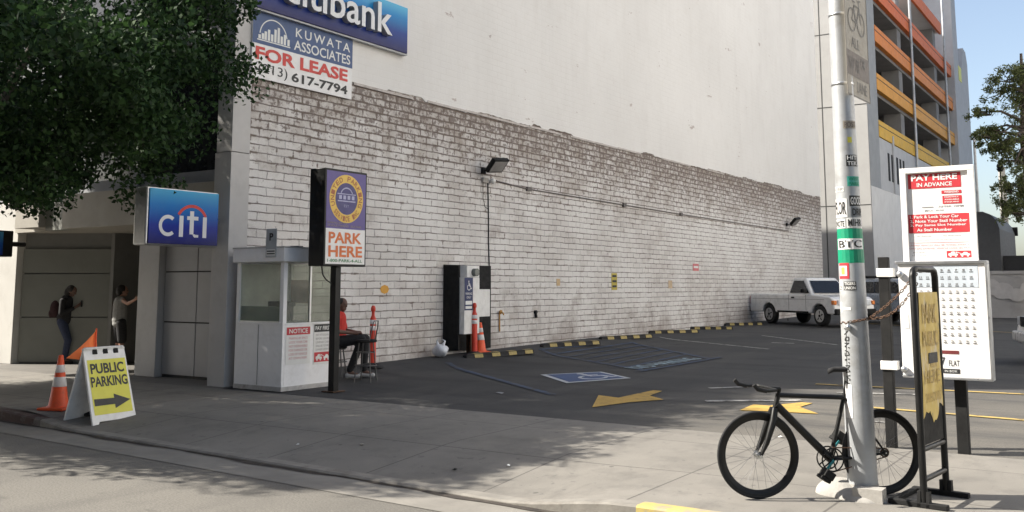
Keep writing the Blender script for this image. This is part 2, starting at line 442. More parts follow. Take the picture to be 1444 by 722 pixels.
ASPH = (0.036, 0.0355, 0.035)
P_blue = m_paint('paint_blue', (0.040, 0.066, 0.125), ASPH, 0.46)
P_blue_sq = m_paint('paint_blue_square', (0.05, 0.085, 0.19), ASPH, 0.62)
P_white = m_paint('paint_white', (0.50, 0.52, 0.54), ASPH, 0.58)
P_white_worn = m_paint('paint_white_worn', (0.38, 0.37, 0.35), ASPH, 0.47)
P_pale = m_paint('paint_pale_blue', (0.30, 0.40, 0.45), ASPH, 0.52)
P_arrow = m_paint('paint_yellow', (0.44, 0.28, 0.06), ASPH, 0.55)
P_ylw_line = m_paint('paint_yellow_line', (0.42, 0.30, 0.09), ASPH, 0.52)
P_curb_y = m_paint('curb_yellow', (0.46, 0.36, 0.12), (0.26, 0.235, 0.20), 0.47, 5)
P_curb_r = m_paint('curb_red', (0.055, 0.024, 0.021), (0.11, 0.098, 0.088), 0.47, 4)

# ------------------------------------------------------------------ mesh helpers
class MB:
    """collects shapes; build() links them as ONE mesh object"""
    def __init__(self, M=None):
        self.v = []; self.f = []; self.mi = []; self.sm = []; self.M = M or Matrix(); self.cur = 0; self.smooth = False
    def add(self, vs, fs, smooth=None):
        o = len(self.v); M = self.M
        self.v += [tuple(M @ Vector(p)) for p in vs]
        sm = self.smooth if smooth is None else smooth
        for f in fs:
            self.f.append(tuple(i + o for i in f)); self.mi.append(self.cur); self.sm.append(sm)
        return self
    def box(self, x0, x1, y0, y1, z0, z1):
        return self.add([(x0, y0, z0), (x1, y0, z0), (x1, y1, z0), (x0, y1, z0), (x0, y0, z1), (x1, y0, z1), (x1, y1, z1), (x0, y1, z1)],
                        [(0, 3, 2, 1), (4, 5, 6, 7), (0, 1, 5, 4), (1, 2, 6, 5), (2, 3, 7, 6), (3, 0, 4, 7)], False)
    def hexa(self, a, b):
        """two quads (bottom ring, top ring), counter-clockwise seen from above"""
        return self.add(list(a) + list(b), [(3, 2, 1, 0), (4, 5, 6, 7), (0, 1, 5, 4), (1, 2, 6, 5), (2, 3, 7, 6), (3, 0, 4, 7)], False)
    def poly(self, pts):
        return self.add(pts, [tuple(range(len(pts)))], False)
    def rect(self, x0, x1, z0, z1, y=0.0):
        """upright sheet facing -y"""
        return self.poly([(x0, y, z0), (x1, y, z0), (x1, y, z1), (x0, y, z1)])
    def disc(self, cx, cz, r, y=0.0, n=32, r_in=None, a0=0, a1=2 * PI, sx=1.0):
        if r_in is None and a1 - a0 > 6.28:
            return self.poly([(cx + sx * r * math.cos(2 * PI * i / n), y, cz + r * math.sin(2 * PI * i / n)) for i in range(n)])
        r_in = r_in or 0
        for i in range(n):
            t0 = a0 + (a1 - a0) * i / n; t1 = a0 + (a1 - a0) * (i + 1) / n
            self.poly([(cx + sx * r_in * math.cos(t0), y, cz + r_in * math.sin(t0)), (cx + sx * r * math.cos(t0), y, cz + r * math.sin(t0)),
                       (cx + sx * r * math.cos(t1), y, cz + r * math.sin(t1)), (cx + sx * r_in * math.cos(t1), y, cz + r_in * math.sin(t1))])
        return self
    def cyl(self, p0, p1, r0, r1=None, n=14, caps=True):
        r1 = r0 if r1 is None else r1
        p0 = Vector(p0); p1 = Vector(p1); d = (p1 - p0).normalized()
        u = d.orthogonal().normalized(); w = d.cross(u)
        vs = []
        for p, r in ((p0, r0), (p1, r1)):
            for i in range(n):
                a = 2 * PI * i / n
                vs.append(p + (u * math.cos(a) + w * math.sin(a)) * r)
        self.add(vs, [(i, (i + 1) % n, n + (i + 1) % n, n + i) for i in range(n)], True)
        if caps:
            self.add(vs, [tuple(reversed(range(n))), tuple(range(n, 2 * n))], False)
        return self
    def tube(self, pts, r, n=10, caps=True):
        """round bar along a polyline; r is a number or one radius per point"""
        P = [Vector(p) for p in pts]
        rr = r if isinstance(r, (list, tuple)) else [r] * len(P)
        vs = []; u = None
        for i, p in enumerate(P):
            if i == 0: d = P[1] - P[0]
            elif i == len(P) - 1: d = P[-1] - P[-2]
            else: d = (P[i] - P[i - 1]).normalized() + (P[i + 1] - P[i]).normalized()
            d.normalize()
            if u is None: u = d.orthogonal().normalized()
            else:
                u = u - d * u.dot(d); u.normalize()
            w = d.cross(u)
            for k in range(n):
                a = 2 * PI * k / n
                vs.append(p + (u * math.cos(a) + w * math.sin(a)) * rr[i])
        fs = []
        for i in range(len(P) - 1):
            for k in range(n):
                fs.append((i * n + k, i * n + (k + 1) % n, (i + 1) * n + (k + 1) % n, (i + 1) * n + k))
        self.add(vs, fs, True)
        if caps:
            self.add(vs[:n], [tuple(reversed(range(n)))], False); self.add(vs[-n:], [tuple(range(n))], False)
        return self
    def ell(self, c, rx, ry, rz, nu=16, nv=10):
        vs = []; fs = []
        for j in range(nv + 1):
            ph = PI * j / nv - PI / 2
            for i in range(nu):
                a = 2 * PI * i / nu
                vs.append((c[0] + rx * math.cos(ph) * math.cos(a), c[1] + ry * math.cos(ph) * math.sin(a), c[2] + rz * math.sin(ph)))
        for j in range(nv):
            for i in range(nu):
                fs.append((j * nu + i, j * nu + (i + 1) % nu, (j + 1) * nu + (i + 1) % nu, (j + 1) * nu + i))
        return self.add(vs, fs, True)
    def torus(self, c, axis, R_, r, n=40, k=10, sq=1.0):
        axis = Vector(axis).normalized(); u = axis.orthogonal().normalized(); w = axis.cross(u); c = Vector(c)
        vs = []; fs = []
        for i in range(n):
            a = 2 * PI * i / n; d = u * math.cos(a) + w * math.sin(a)
            for j in range(k):
                b = 2 * PI * j / k
                vs.append(c + d * (R_ + r * math.cos(b)) + axis * (r * sq * math.sin(b)))
        for i in range(n):
            for j in range(k):
                fs.append((i * k + j, ((i + 1) % n) * k + j, ((i + 1) % n) * k + (j + 1) % k, i * k + (j + 1) % k))
        return self.add(vs, fs, True)
    def lathe(self, prof, n=24, c=(0, 0)):
        vs = []; fs = []
        for (r, z) in prof:
            for i in range(n):
                a = 2 * PI * i / n; vs.append((c[0] + r * math.cos(a), c[1] + r * math.sin(a), z))
        for j in range(len(prof) - 1):
            for i in range(n):
                fs.append((j * n + i, j * n + (i + 1) % n, (j + 1) * n + (i + 1) % n, (j + 1) * n + i))
        self.add(vs, fs, True)
        self.add(vs[-n:], [tuple(range(n))], False)
        return self
    def prism(self, pts, y0, y1):
        """profile in x,z extruded from y0 to y1"""
        n = len(pts)
        vs = [(x, y0, z) for x, z in pts] + [(x, y1, z) for x, z in pts]
        fs = [tuple(range(n)), tuple(reversed(range(n, 2 * n)))] + [(n + i, n + (i + 1) % n, (i + 1) % n, i) for i in range(n)]
        return self.add(vs, fs, False)
    def text(self, s, x, z, w, h, y=-0.002, bold=0.0, fn=None, space=1.0):
        """lettering fitted into a box on the upright face y, reading along +x; fn remaps (x, z) to a point"""
        v, f = glyphs(s, bold, space)
        if not len(v): return self
        if fn is None: fn = lambda a, c: (a, y, c)
        return self.add([fn(x + p[0] * w, z + p[1] * h) for p in v], f, False)
    def build(self, name, m, parent=None, bevel=0.0, seg=2, subs=0):
        me = bpy.data.meshes.new(name)
        me.from_pydata(self.v, [], self.f)
        ms = m if isinstance(m, (list, tuple)) else [m]
        for k in ms: me.materials.append(k)
        me.polygons.foreach_set('material_index', self.mi)
        me.polygons.foreach_set('use_smooth', self.sm)
        me.update()
        o = bpy.data.objects.new(name, me)
        COL.objects.link(o)
        if parent is not None: o.parent = parent
        if bevel:
            b = o.modifiers.new('bevel', 'BEVEL'); b.width = bevel; b.segments = seg; b.limit_method = 'ANGLE'; b.angle_limit = R(40)
        return o
_GL = {}
def glyphs(s, bold, space):
    k = (s, bold, space)
    if k in _GL: return _GL[k]
    cu = bpy.data.curves.new('t', 'FONT'); cu.body = s; cu.size = 1; cu.offset = bold; cu.space_character = space; cu.resolution_u = 3
    o = bpy.data.objects.new('t', cu); COL.objects.link(o)
    dg = bpy.context.evaluated_depsgraph_get(); dg.update()
    ev = o.evaluated_get(dg); me = ev.to_mesh()
    v = [(p.co.x, p.co.y) for p in me.vertices]; f = [tuple(p.vertices) for p in me.polygons]
    ev.to_mesh_clear(); bpy.data.objects.remove(o); bpy.data.curves.remove(cu)
    if v:
        x0 = min(p[0] for p in v); x1 = max(p[0] for p in v); y0 = min(p[1] for p in v); y1 = max(p[1] for p in v)
        v = [((p[0] - x0) / (x1 - x0), (p[1] - y0) / (y1 - y0)) for p in v]
    _GL[k] = (v, f)
    return _GL[k]
def thing(name, label, cat, loc=(0, 0, 0), rotz=0.0, group=None):
    o = bpy.data.objects.new(name, None); COL.objects.link(o)
    o.empty_display_size = 0.2
    o.location = loc; o.rotation_euler = (0, 0, rotz); o['label'] = label; o['category'] = cat
    if group: o['group'] = group
    return o
def tag(o, label, cat, group=None, loc=None, rotz=None):
    o['label'] = label; o['category'] = cat
    if group: o['group'] = group
    if loc is not None: o.location = loc
    if rotz is not None: o.rotation_euler = (0, 0, rotz)
    return o
def struct(name, mb, m, **k):
    o = mb.build(name, m, **k); o['kind'] = 'structure'; return o
def dup(root, loc, rotz, label=None, group=None):
    r = root.copy(); COL.objects.link(r); r.location = loc; r.rotation_euler = (0, 0, rotz)
    if label: r['label'] = label
    if group: r['group'] = group
    for ch in list(root.children):
        c = ch.copy(); COL.objects.link(c); c.parent = r
        for g in list(ch.children):
            d = g.copy(); COL.objects.link(d); d.parent = c
    return r
WX = -12.8          # the plane of the long side wall

# ------------------------------------------------------------------ ground
def sheet(xs, ys, zf):
    mb = MB(); nx, ny = len(xs), len(ys)
    mb.add([(x, y, zf(x, y)) for y in ys for x in xs],
           [(j * nx + i, j * nx + i + 1, (j + 1) * nx + i + 1, (j + 1) * nx + i) for j in range(ny - 1) for i in range(nx - 1)], True)
    return mb
fr = lambda a, b, n: [a + (b - a) * i / n for i in range(n + 1)]
struct('ground', MB().poly([(-600, -600, -0.32), (600, -600, -0.32), (600, 900, -0.32), (-600, 900, -0.32)]), M_ground)
struct('street', sheet(fr(-60, 40, 50), fr(-14, 7.4, 20), lambda x, y: -0.146), M_street)
xs = fr(-60, -13, 20) + fr(-12.75, -3, 39) + fr(-2.5, 40, 30)
g = MB()
for a, b_ in zip(xs, xs[1:]):
    g.poly([(a, curb_y(a) - 0.5, -0.141), (b_, curb_y(b_) - 0.5, -0.141), (b_, curb_y(b_), -0.137), (a, curb_y(a), -0.137)])
struct('gutter', g, mat('gutter_concrete', (0.19, 0.178, 0.158), 0.85, var=0.15, scale=2, dirt=(0.14, 0.13, 0.115), dirt_amt=0.6, bmp=0.2))
g = MB(); rs = random.Random(14)
P_ = fr(-40, 20, 240)
for a, b_ in zip(P_, P_[1:]):
    k0, k1 = [.05 + .03 * math.sin(v * 2.3) + .02 * math.sin(v * 7.1) for v in (a, b_)]
    g.poly([(a, curb_y(a) - k0, -0.132), (b_, curb_y(b_) - k1, -0.132), (b_, curb_y(b_) + .001, -0.130), (a, curb_y(a) + .001, -0.130)])
struct('gutter_grime', g, mat('gutter_grime', (0.035, 0.028, 0.023), 0.9, var=.4, scale=9, dirt=(.12, .10, .08), dirt_amt=.5))
def curb_run(x0, x1, n, name, m):
    mb = MB(); P = fr(x0, x1, n)
    for a, b_ in zip(P, P[1:]):
        A, B = curb_y(a), curb_y(b_); za, zb = swz(a, A + .16) + .004, swz(b_, B + .16) + .004
        mb.poly([(a, A, -0.2), (b_, B, -0.2), (b_, B, zb - .015), (a, A, za - .015)])
        mb.poly([(a, A, za - .015), (b_, B, zb - .015), (b_, B + .02, zb), (a, A + .02, za)])
        mb.poly([(a, A + .02, za), (b_, B + .02, zb), (b_, B + .16, zb), (a, A + .16, za)])
    return struct(name, mb, m)
curb_run(-60, -11.9, 40, 'curb', P_curb_r)
curb_run(-11.9, -3.34, 36, 'driveway_curb', mat('curb_concrete', (0.19, 0.178, 0.158), 0.85, var=0.2, scale=4, dirt=(0.10, 0.085, 0.07), dirt_amt=0.7, bmp=0.3))
curb_run(-3.34, 40, 40, 'yellow_curb', P_curb_y)
mb = MB()
for a, b_ in zip(xs, xs[1:]):
    rows = 14
    for j in range(rows):
        q = []
        for (x, jj) in ((a, j), (b_, j), (b_, j + 1), (a, j + 1)):
            y0 = curb_y(x) + .16; y = y0 + (10.55 - y0) * jj / rows
            q.append((x, y, swz(x, y)))
        mb.poly(q)
struct('sidewalk', mb, M_sidewalk)
struct('entry_paving', sheet(fr(-60, -12.62, 10), fr(10.55, 18, 4), lambda x, y: -0.001), mat('entry_concrete', (0.12, 0.112, 0.10), 0.8, var=0.15, scale=1.5, dirt=(0.07, 0.065, 0.06), dirt_amt=0.5))
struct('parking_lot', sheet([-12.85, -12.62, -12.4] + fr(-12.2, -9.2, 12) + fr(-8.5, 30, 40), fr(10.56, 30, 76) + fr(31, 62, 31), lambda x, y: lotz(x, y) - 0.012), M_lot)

# ------------------------------------------------------------------ painted markings on the lot
def gp(x, y, dz=0.006):
    p = ground(x, y); return Vector((p.x, p.y, lotz(p.x, p.y) - 0.012 + dz + 0.004))
def line_mb(mb, a, b, w, dz=0.006, n=14):
    a = Vector((a[0], a[1], 0)); b = Vector((b[0], b[1], 0)); d = (b - a).normalized(); s = Vector((-d.y, d.x, 0)) * w / 2
    z = lambda p: (p.x, p.y, lotz(p.x, p.y) - 0.012 + dz + 0.004)
    for i in range(n):
        p = a.lerp(b, i / n); q = a.lerp(b, (i + 1) / n)
        mb.poly([z(p - s), z(q - s), z(q + s), z(p + s)])
L1a, L1b = gp(632, 511), gp(780, 556)
H1, H2, H3, H4 = gp(762, 492), gp(910, 522), gp(1003, 506), gp(890, 482)
mb = MB(); line_mb(mb, L1a, L1b, 0.13); struct('parking_stall_marking', mb, P_blue)
mb = MB(); line_mb(mb, H1, H2, 0.13); line_mb(mb, H3, H4, 0.13, 0.008)
e = (H3 - H2).normalized(); line_mb(mb, H2 - e * .3, H3 + e * .5, 0.13, 0.010)
e1 = (H1 - H2); line_mb(mb, H1, H1 + (gp(830, 487) - H1), 0.12, 0.004)
for k in range(1, 7):
    f = k / 7.0
    line_mb(mb, H2.lerp(H1, f), H3.lerp(H4, min(1, f + .12)), 0.10, 0.007, 10)
struct('loading_zone_marking', mb, P_blue)
mb = MB()
ux = (H3 - H2).normalized(); uz = (H1 - H2).normalized(); uz = (uz - ux * uz.dot(ux)).normalized()
def onlot(o, ux, uz, dz):
    def fn(a, c):
        p = o + ux * a + uz * c
        return (p.x, p.y, lotz(p.x, p.y) - 0.012 + dz + 0.004)
    return fn
mb.text('NO', 0.18, 0.16, 0.72, 0.42, fn=onlot(H2, ux, uz, 0.012), bold=0.02)
mb.text('PARKING', 1.05, 0.16, 1.85, 0.42, fn=onlot(H2, ux, uz, 0.012), bold=0.02)
struct('no_parking_lettering', mb, P_pale)
A1, A2, A3, A4 = gp(762, 528), gp(799, 540), gp(890, 533), gp(848, 524)
mb = MB(); Q = [A1, A2, A3, A4]
mb.poly([tuple(p) for p in Q]); struct('accessible_marking_border', mb, P_white)
cen = sum(Q, Vector()) / 4; mb = MB()
mb.poly([tuple(cen + (p - cen) * 0.86 + Vector((0, 0, .004))) for p in Q]); struct('accessible_marking_square', mb, P_blue_sq)
def wheelchair(mb, fn, s):
    """seated figure in a wheel, drawn in a unit square"""
    def T(pts): mb.add([fn(a * s, c * s) for a, c in pts], [tuple(range(len(pts)))], False)
    T([(.44 + .075 * math.cos(i * PI / 6), .90 + .075 * math.sin(i * PI / 6)) for i in range(12)])
    T([(.39, .80), (.46, .44), (.56, .44), (.50, .80)])
    T([(.47, .66), (.70, .66), (.70, .59), (.47, .59)])
    T([(.46, .50), (.74, .50), (.72, .42), (.46, .42)])
    T([(.65, .47), (.75, .47), (.86, .16), (.78, .13)])
    T([(.78, .13), (.80, .21), (.93, .25), (.95, .18)])
    for i in range(14):
        t0 = R(110) + R(230) * i / 14; t1 = R(110) + R(230) * (i + 1) / 14
        T([(.46 + .22 * math.cos(t0), .30 + .22 * math.sin(t0)), (.46 + .29 * math.cos(t0), .30 + .29 * math.sin(t0)),
           (.46 + .29 * math.cos(t1), .30 + .29 * math.sin(t1)), (.46 + .22 * math.cos(t1), .30 + .22 * math.sin(t1))])
mb = MB()
wu = (A3 - A2).normalized(); wv = (A1 - A2).normalized()
s_ = (A3 - A2).length
wheelchair(mb, onlot(A2 + wu * .28 + wv * .18, wu, wv, 0.012), 1.05)
struct('accessible_marking_symbol', mb, P_white)
def ground_poly(name, px, m):
    mb = MB(); mb.poly([tuple(gp(*p)) for p in px]); return struct(name, mb, m)
def arrow(name, tip, ang, m, s=1.0):
    """lane arrow pointing along ang"""
    d = Vector((math.cos(ang), math.sin(ang), 0)); n = Vector((-d.y, d.x, 0))
    def pt(a, c):
        p = tip - d * a * s + n * c * s; return (p.x, p.y, lotz(p.x, p.y) - 0.012 + 0.010)
    mb = MB()
    mb.poly([pt(0, 0), pt(1.15, .52), pt(1.1, .17), pt(1.1, -.17), pt(1.15, -.52)])
    mb.poly([pt(1.1, .17), pt(2.05, .13), pt(2.75, .5), pt(2.3, 0), pt(2.75, -.5), pt(2.05, -.13), pt(1.1, -.17)][:3] + [pt(2.3, 0), pt(2.75, -.5), pt(2.05, -.13), pt(1.1, -.17)])
    return struct(name, mb, m)
ground_poly('yellow_arrow_marking', [(835, 574), (844, 557), (872, 560.5), (921, 550), (934, 551), (916, 557.5), (936, 563), (886, 567)], P_arrow)
ground_poly('yellow_arrow_marking', [(1043, 578), (1062, 570), (1085, 571.5), (1130, 567), (1146, 568), (1128, 573.5), (1154, 583), (1095, 580)], P_arrow)
mb = MB()
for a, b_, w in (((930, 475), (1084, 492), .11), ((1180, 486), (1075, 473), .10), ((1088, 483), (1120, 484), .16)):
    line_mb(mb, gp(*a), gp(*b_), w)
for a, b_, w in (((1000, 547), (1055, 545), .12), ((995, 565), (1130, 564), .16), ((1180, 553), (1300, 556), .10), ((1210, 592), (1260, 596), .06)):
    line_mb(mb, gp(*a), gp(*b_), w)
struct('white_stall_marking', mb, P_white_worn)
mb = MB()
for a, b_, w in (((1150, 541), (1520, 559), .11), ((1230, 574), (1520, 598), .12), ((1225, 456), (1444, 470), .1)):
    line_mb(mb, gp(*a), gp(*b_), w)
struct('yellow_stall_marking', mb, P_ylw_line)

# ------------------------------------------------------------------ the bank and its long side wall
bank = thing('bank_building', 'tall pale bank building with painted block side wall and tiled street front', 'building', (WX, 11, 0))
bank_o = Vector((-WX, -11, 0))
BM = lambda: MB(Matrix.Translation(bank_o))
mb = BM(); mb.box(-13.3, WX, 11.14, 46.0, -0.3, 6.3)
mb.build('block_wall', M_block, bank)
# stucco above with an uneven lower edge
mb = BM(); y = 11.14; pts = []
rs = random.Random(3)
while y < 46:
    st = rs.choice((0.4, 0.4, 0.8, 1.2, 1.6)); z = 5.60 + rs.choice((0, 0, 0, .03, .06, -.04, .03)) + 0.006 * max(0, y - 11) * 1.2
    for k in range(max(1, int(st / .1))):
        pts.append((min(y + st * k / max(1, int(st / .1)), 46), z + rs.uniform(-.015, .015)))
    y += st
pts.append((46.0, 5.85))
for (ya, za), (yb, zb) in zip(pts, pts[1:]):
    mb.poly([(WX + .018, ya, za), (WX + .018, yb, zb), (WX + .018, yb, 22), (WX + .018, ya, 22)])
    mb.poly([(WX - .01, ya, za), (WX - .01, yb, zb), (WX + .018, yb, zb), (WX + .018, ya, za)])
mb.poly([(WX + .018, 46, 5.85), (-14, 46, 5.85), (-14, 46, 22), (WX + .018, 46, 22)])
mb.build('stucco_wall', M_stucco, bank)
# a paler ledge of mortar left under the stucco
rs = random.Random(9); y = 13.7
while y < 33:
    l = rs.uniform(.8, 3.0); zl = 5.555 + .0072 * (y - 11)
    mb = BM(); mb.box(WX - .02, WX + .028, y, y + l, zl, zl + .05); mb.build('ledge', mat('ledge_mortar', (0.50, 0.46, 0.43), 0.85, var=0.15, scale=8, dirt=(.25, .2, .17), dirt_amt=.6), bank); y += l + rs.choice((0.02, .5, 1.5))
mb = BM(); mb.box(-13.18, WX + .03, 10.74, 11.137, -0.2, 3.90); mb.box(-13.16, WX + .022, 10.75, 11.137, 3.915, 22)
mb.build('corner_pilaster', mat('pilaster_stucco', (0.50, 0.485, 0.47), 0.8, var=0.06, scale=2, dirt=(.35, .33, .3), dirt_amt=.35, bmp=.15), bank)
mb = BM(); mb.box(-45, -13.32, 16.2, 46, -0.3, 22); mb.build('rear_wall', C['panel'], bank)
mb = BM(); mb.box(-45, WX - .05, 11.2, 46, 22, 22.3); mb.build('roof', C['panel'], bank)
mb = BM()
mb.box(-17.9, -13.19, 10.9, 11.3, 2.77, 3.45); mb.box(-19.6, -18.72, 10.9, 11.3, 2.83, 3.45)
mb.build('fascia', C['fascia'], bank, bevel=.006)
mb = BM(); mb.box(-18.72, -17.9, 11.05, 11.3, 2.77, 3.43); mb.build('fascia_panel', C['facade_green'], bank)
mb = BM(); mb.box(-45, -13.2, 11.55, 16.1, 3.45, 22); mb.build('upper_front', C['dark_glass'], bank)
mb = BM()
for k in range(12): mb.box(-45 + 2.6 * k, -44.85 + 2.6 * k, 11.4, 11.545, 3.45, 22)
for k in range(7): mb.box(-45, -13.2, 11.44, 11.54, 3.5 + 2.7 * k, 3.75 + 2.7 * k)
mb.build('mullion', C['panel_dark'], bank)
# panels beside the corner
mb = BM(); mb.box(-15.2, -13.19, 11.36, 11.6, 0, 2.77); mb.build('panel_backing', C['joint'], bank)
mb = BM()
zj = [0.04] + [onY(270, yy, 11.34).z for yy in (455, 383)] + [2.77]
xj = [-15.19, onY(278, 420, 11.34).x, -13.19]
for i in range(2):
    for j in range(3):
        mb.box(xj[i] + .012, xj[i + 1] - .012, 11.33, 11.36, zj[j] + .012, zj[j + 1] - .012)
mb.build('front_panel', mat('front_panel', (0.40, 0.40, 0.41), 0.5, var=.05, scale=1.5, dirt=(.28, .27, .26), dirt_amt=.3), bank, bevel=.004)
mb = BM(); mb.box(-15.8, -15.2, 11.2, 11.9, 0, 2.77); mb.build('door_pier', mat('door_pier', (0.46, 0.45, 0.44), 0.55, var=.06, scale=2, dirt=(.3, .28, .26), dirt_amt=.4), bank, bevel=.01)
# left pier and the slanted wall of the recess
mb = BM(); mb.box(-26, -20.25, 11.35, 12.4, 0, 3.44); mb.build('front_pier', C['facade'], bank, bevel=.008)
da = Vector((-20.22, 11.5, 0)); db = Vector((-18.55, 12.6, 0)); dd = (db - da).normalized(); dn = Vector((dd.y, -dd.x, 0))
zr = [0.03, onY(80, 447, 12.0).z, onY(80, 386, 12.0).z, 2.45, 2.77]
mb = BM()
for j in range(3):
    a = da + dn * .02; b_ = db + dn * .02
    for (p, q) in ((a, b_),):
        mb.hexa([tuple(p + Vector((0, 0, zr[j] + .012))), tuple(q + Vector((0, 0, zr[j] + .012))), tuple(q - dn * .05 + Vector((0, 0, zr[j] + .012))), tuple(p - dn * .05 + Vector((0, 0, zr[j] + .012)))],
                [tuple(p + Vector((0, 0, zr[j + 1] - .012))), tuple(q + Vector((0, 0, zr[j + 1] - .012))), tuple(q - dn * .05 + Vector((0, 0, zr[j + 1] - .012))), tuple(p - dn * .05 + Vector((0, 0, zr[j + 1] - .012)))])
mb.build('recess_panel', C['facade_green'], bank)
mb = BM(); p, q = da - dn * .04, db - dn * .04
mb.hexa([tuple(p), tuple(q), tuple(q - dn * .3), tuple(p - dn * .3)], [tuple(v + Vector((0, 0, 2.9))) for v in (p, q, q - dn * .3, p - dn * .3)])
mb.box(-18.6, -15.6, 13.8, 14.0, 0, 2.9); mb.box(-18.62, -18.5, 12.5, 13.8, 0, 2.9); mb.box(-15.8, -15.6, 11.9, 13.8, 0, 2.9)
mb.build('recess_wall', mat('recess_tile', (.18, .18, .17), .55, var=.06), bank)
mb = BM(); mb.box(-20.3, -13.2, 11.31, 14.0, 2.78, 2.95); mb.build('soffit', C['fascia'], bank)
dr = BM(); dr.box(-17.9, -16.2, 13.72, 13.79, 0.02, 2.25); door = dr.build('door', C['dark_glass'], bank)
mb = BM(); mb.box(-17.98, -17.9, 13.68, 13.8, 0, 2.32); mb.box(-16.2, -16.12, 13.68, 13.8, 0, 2.32); mb.box(-17.9, -16.2, 13.68, 13.8, 2.25, 2.32)
mb.build('door_frame', C['panel'], door)
mb = BM(); mb.cyl((-16.4, 13.66, .9), (-16.4, 13.66, 1.3), .015); mb.build('door_handle', C['alu'], door)
p = onY(177, 350, 13.66); tag(MB().box(-.16, .16, -.03, .03, -.14, .14).build('entry_notice', C['black'], None, bevel=.005), 'small black square plate high in the bank entrance recess', 'plate', loc=p)
ov = onY(177, 350, 13.66)

# ------------------------------------------------------------------ signs on the bank
FX = R(90)   # a sign turned to face +X reads along +Y
def zY(px, py, X0=WX): p = onX(px, py, X0); return p.y, p.z
# raised-letter bank sign
y1, zb = zY(574, 76, WX + .15); _, zt = zY(577, 16, WX + .15)
y0 = 11.0; w = y1 - y0; h = 0.98
sg = thing('bank_sign', 'long blue sign with raised silver letters high on the pale wall', 'sign', (WX + .02, y0, zb), FX)
MB().box(0, w, -.14, 0, 0, h).build('sign_box', vgrad('bank_sign_blue', 0, h, [(0.0, (0.012, 0.012, 0.09)), (0.4, (0.006, 0.04, 0.24)), (0.75, (0.008, 0.22, 0.52)), (1.0, (0.10, 0.45, 0.68))]), sg, bevel=.01)
MB().box(-.02, w + .02, -.12, -.02, -.035, -.003).build('sign_edge', C['letter_edge'], sg)
def raised(mb, s, x, z, w_, h_, y_back, y_front, bold):
    v, f = glyphs(s, bold, 1.0)
    n = len(v); P = [(x + a * w_, z + c * h_) for a, c in v]
    mb.cur = 0; mb.add([(a, y_front, c) for a, c in P], f, False)
    from collections import Counter
    ed = Counter()
    for q in f:
        for i in range(len(q)):
            ed[(q[i], q[(i + 1) % len(q)])] += 1
    mb.cur = 1
    for (i, j) in ed:
        if (j, i) not in ed:
            mb.add([(P[i][0], y_front, P[i][1]), (P[i][0], y_back, P[i][1]), (P[j][0], y_back, P[j][1]), (P[j][0], y_front, P[j][1])], [(0, 1, 2, 3)], False)
    mb.cur = 0
la, _ = zY(402, 20, WX + .3); lb, _ = zY(554, 50, WX + .3)
mb = MB(); raised(mb, 'citibank', la - y0, 0.22, lb - la, 0.62, -.141, -.27, 0.012)
mb.build('lettering', [C['letter_face'], C['letter_edge']], sg)
mb = MB()
ac = la - y0 + (lb - la) * .24
for i in range(16):
    t0 = R(35) + R(110) * i / 16; t1 = R(35) + R(110) * (i + 1) / 16
    for yy in (-.2,):
        mb.poly([(ac + .42 * math.cos(t0), yy, .52 + .40 * math.sin(t0)), (ac + .48 * math.cos(t0), yy, .52 + .46 * math.sin(t0)), (ac + .48 * math.cos(t1), yy, .52 + .46 * math.sin(t1)), (ac + .42 * math.cos(t1), yy, .52 + .40 * math.sin(t1))])
mb.build('arc', C['red'], sg)
# lease banner
ya, za = zY(351, 108); yb, _ = zY(492.5, 141.8); _, zt = zY(491, 56.8)
w = yb - ya; h = zt - za
ls = thing('lease_sign', 'blue and white for lease board with a phone number on the wall', 'sign', (WX + .03, ya, za), FX)
MB().box(0, w, -.03, 0, 0, h).build('board', C['sign_white'], ls, bevel=.003)
MB().rect(.0, w, h * .52, h, -.0325).build('blue_band', C['blue'], ls)
mb = MB(); mb.text('KUWATA', w * .40, h * .78, w * .57, h * .145, -.035, 0.01, space=1.35); mb.text('ASSOCIATES', w * .385, h * .57, w * .59, h * .16, -.035, 0.012)
mb.build('white_lettering', C['paper'], ls)
mb = MB(); mb.text('FOR LEASE', w * .03, h * .275, w * .92, h * .205, -.035, 0.035); mb.build('red_lettering', C['red_ink'], ls)
mb = MB(); mb.text('(213)', w * .06, h * .045, w * .27, h * .19, -.035, 0.0); mb.text('617-7794', w * .37, h * .06, w * .58, h * .15, -.035, 0.028); mb.build('black_lettering', C['ink'], ls)
mb = MB()
for i, (dx, hh) in enumerate(((.03, .06), (.06, .09), (.085, .13), (.115, .17), (.145, .11), (.175, .2), (.205, .24), (.235, .12), (.265, .16), (.30, .1))):
    mb.rect(w * (dx + .02), w * (dx + .042), h * .60, h * (.60 + hh), -.035)
mb.disc(w * .19, h * .66, h * .28, -.035, 20, h * .262, R(10), R(175)); mb.box(w * .04, w * .35, -.0352, -.034, h * .575, h * .592)
mb.build('skyline_logo', C['paper'], ls)
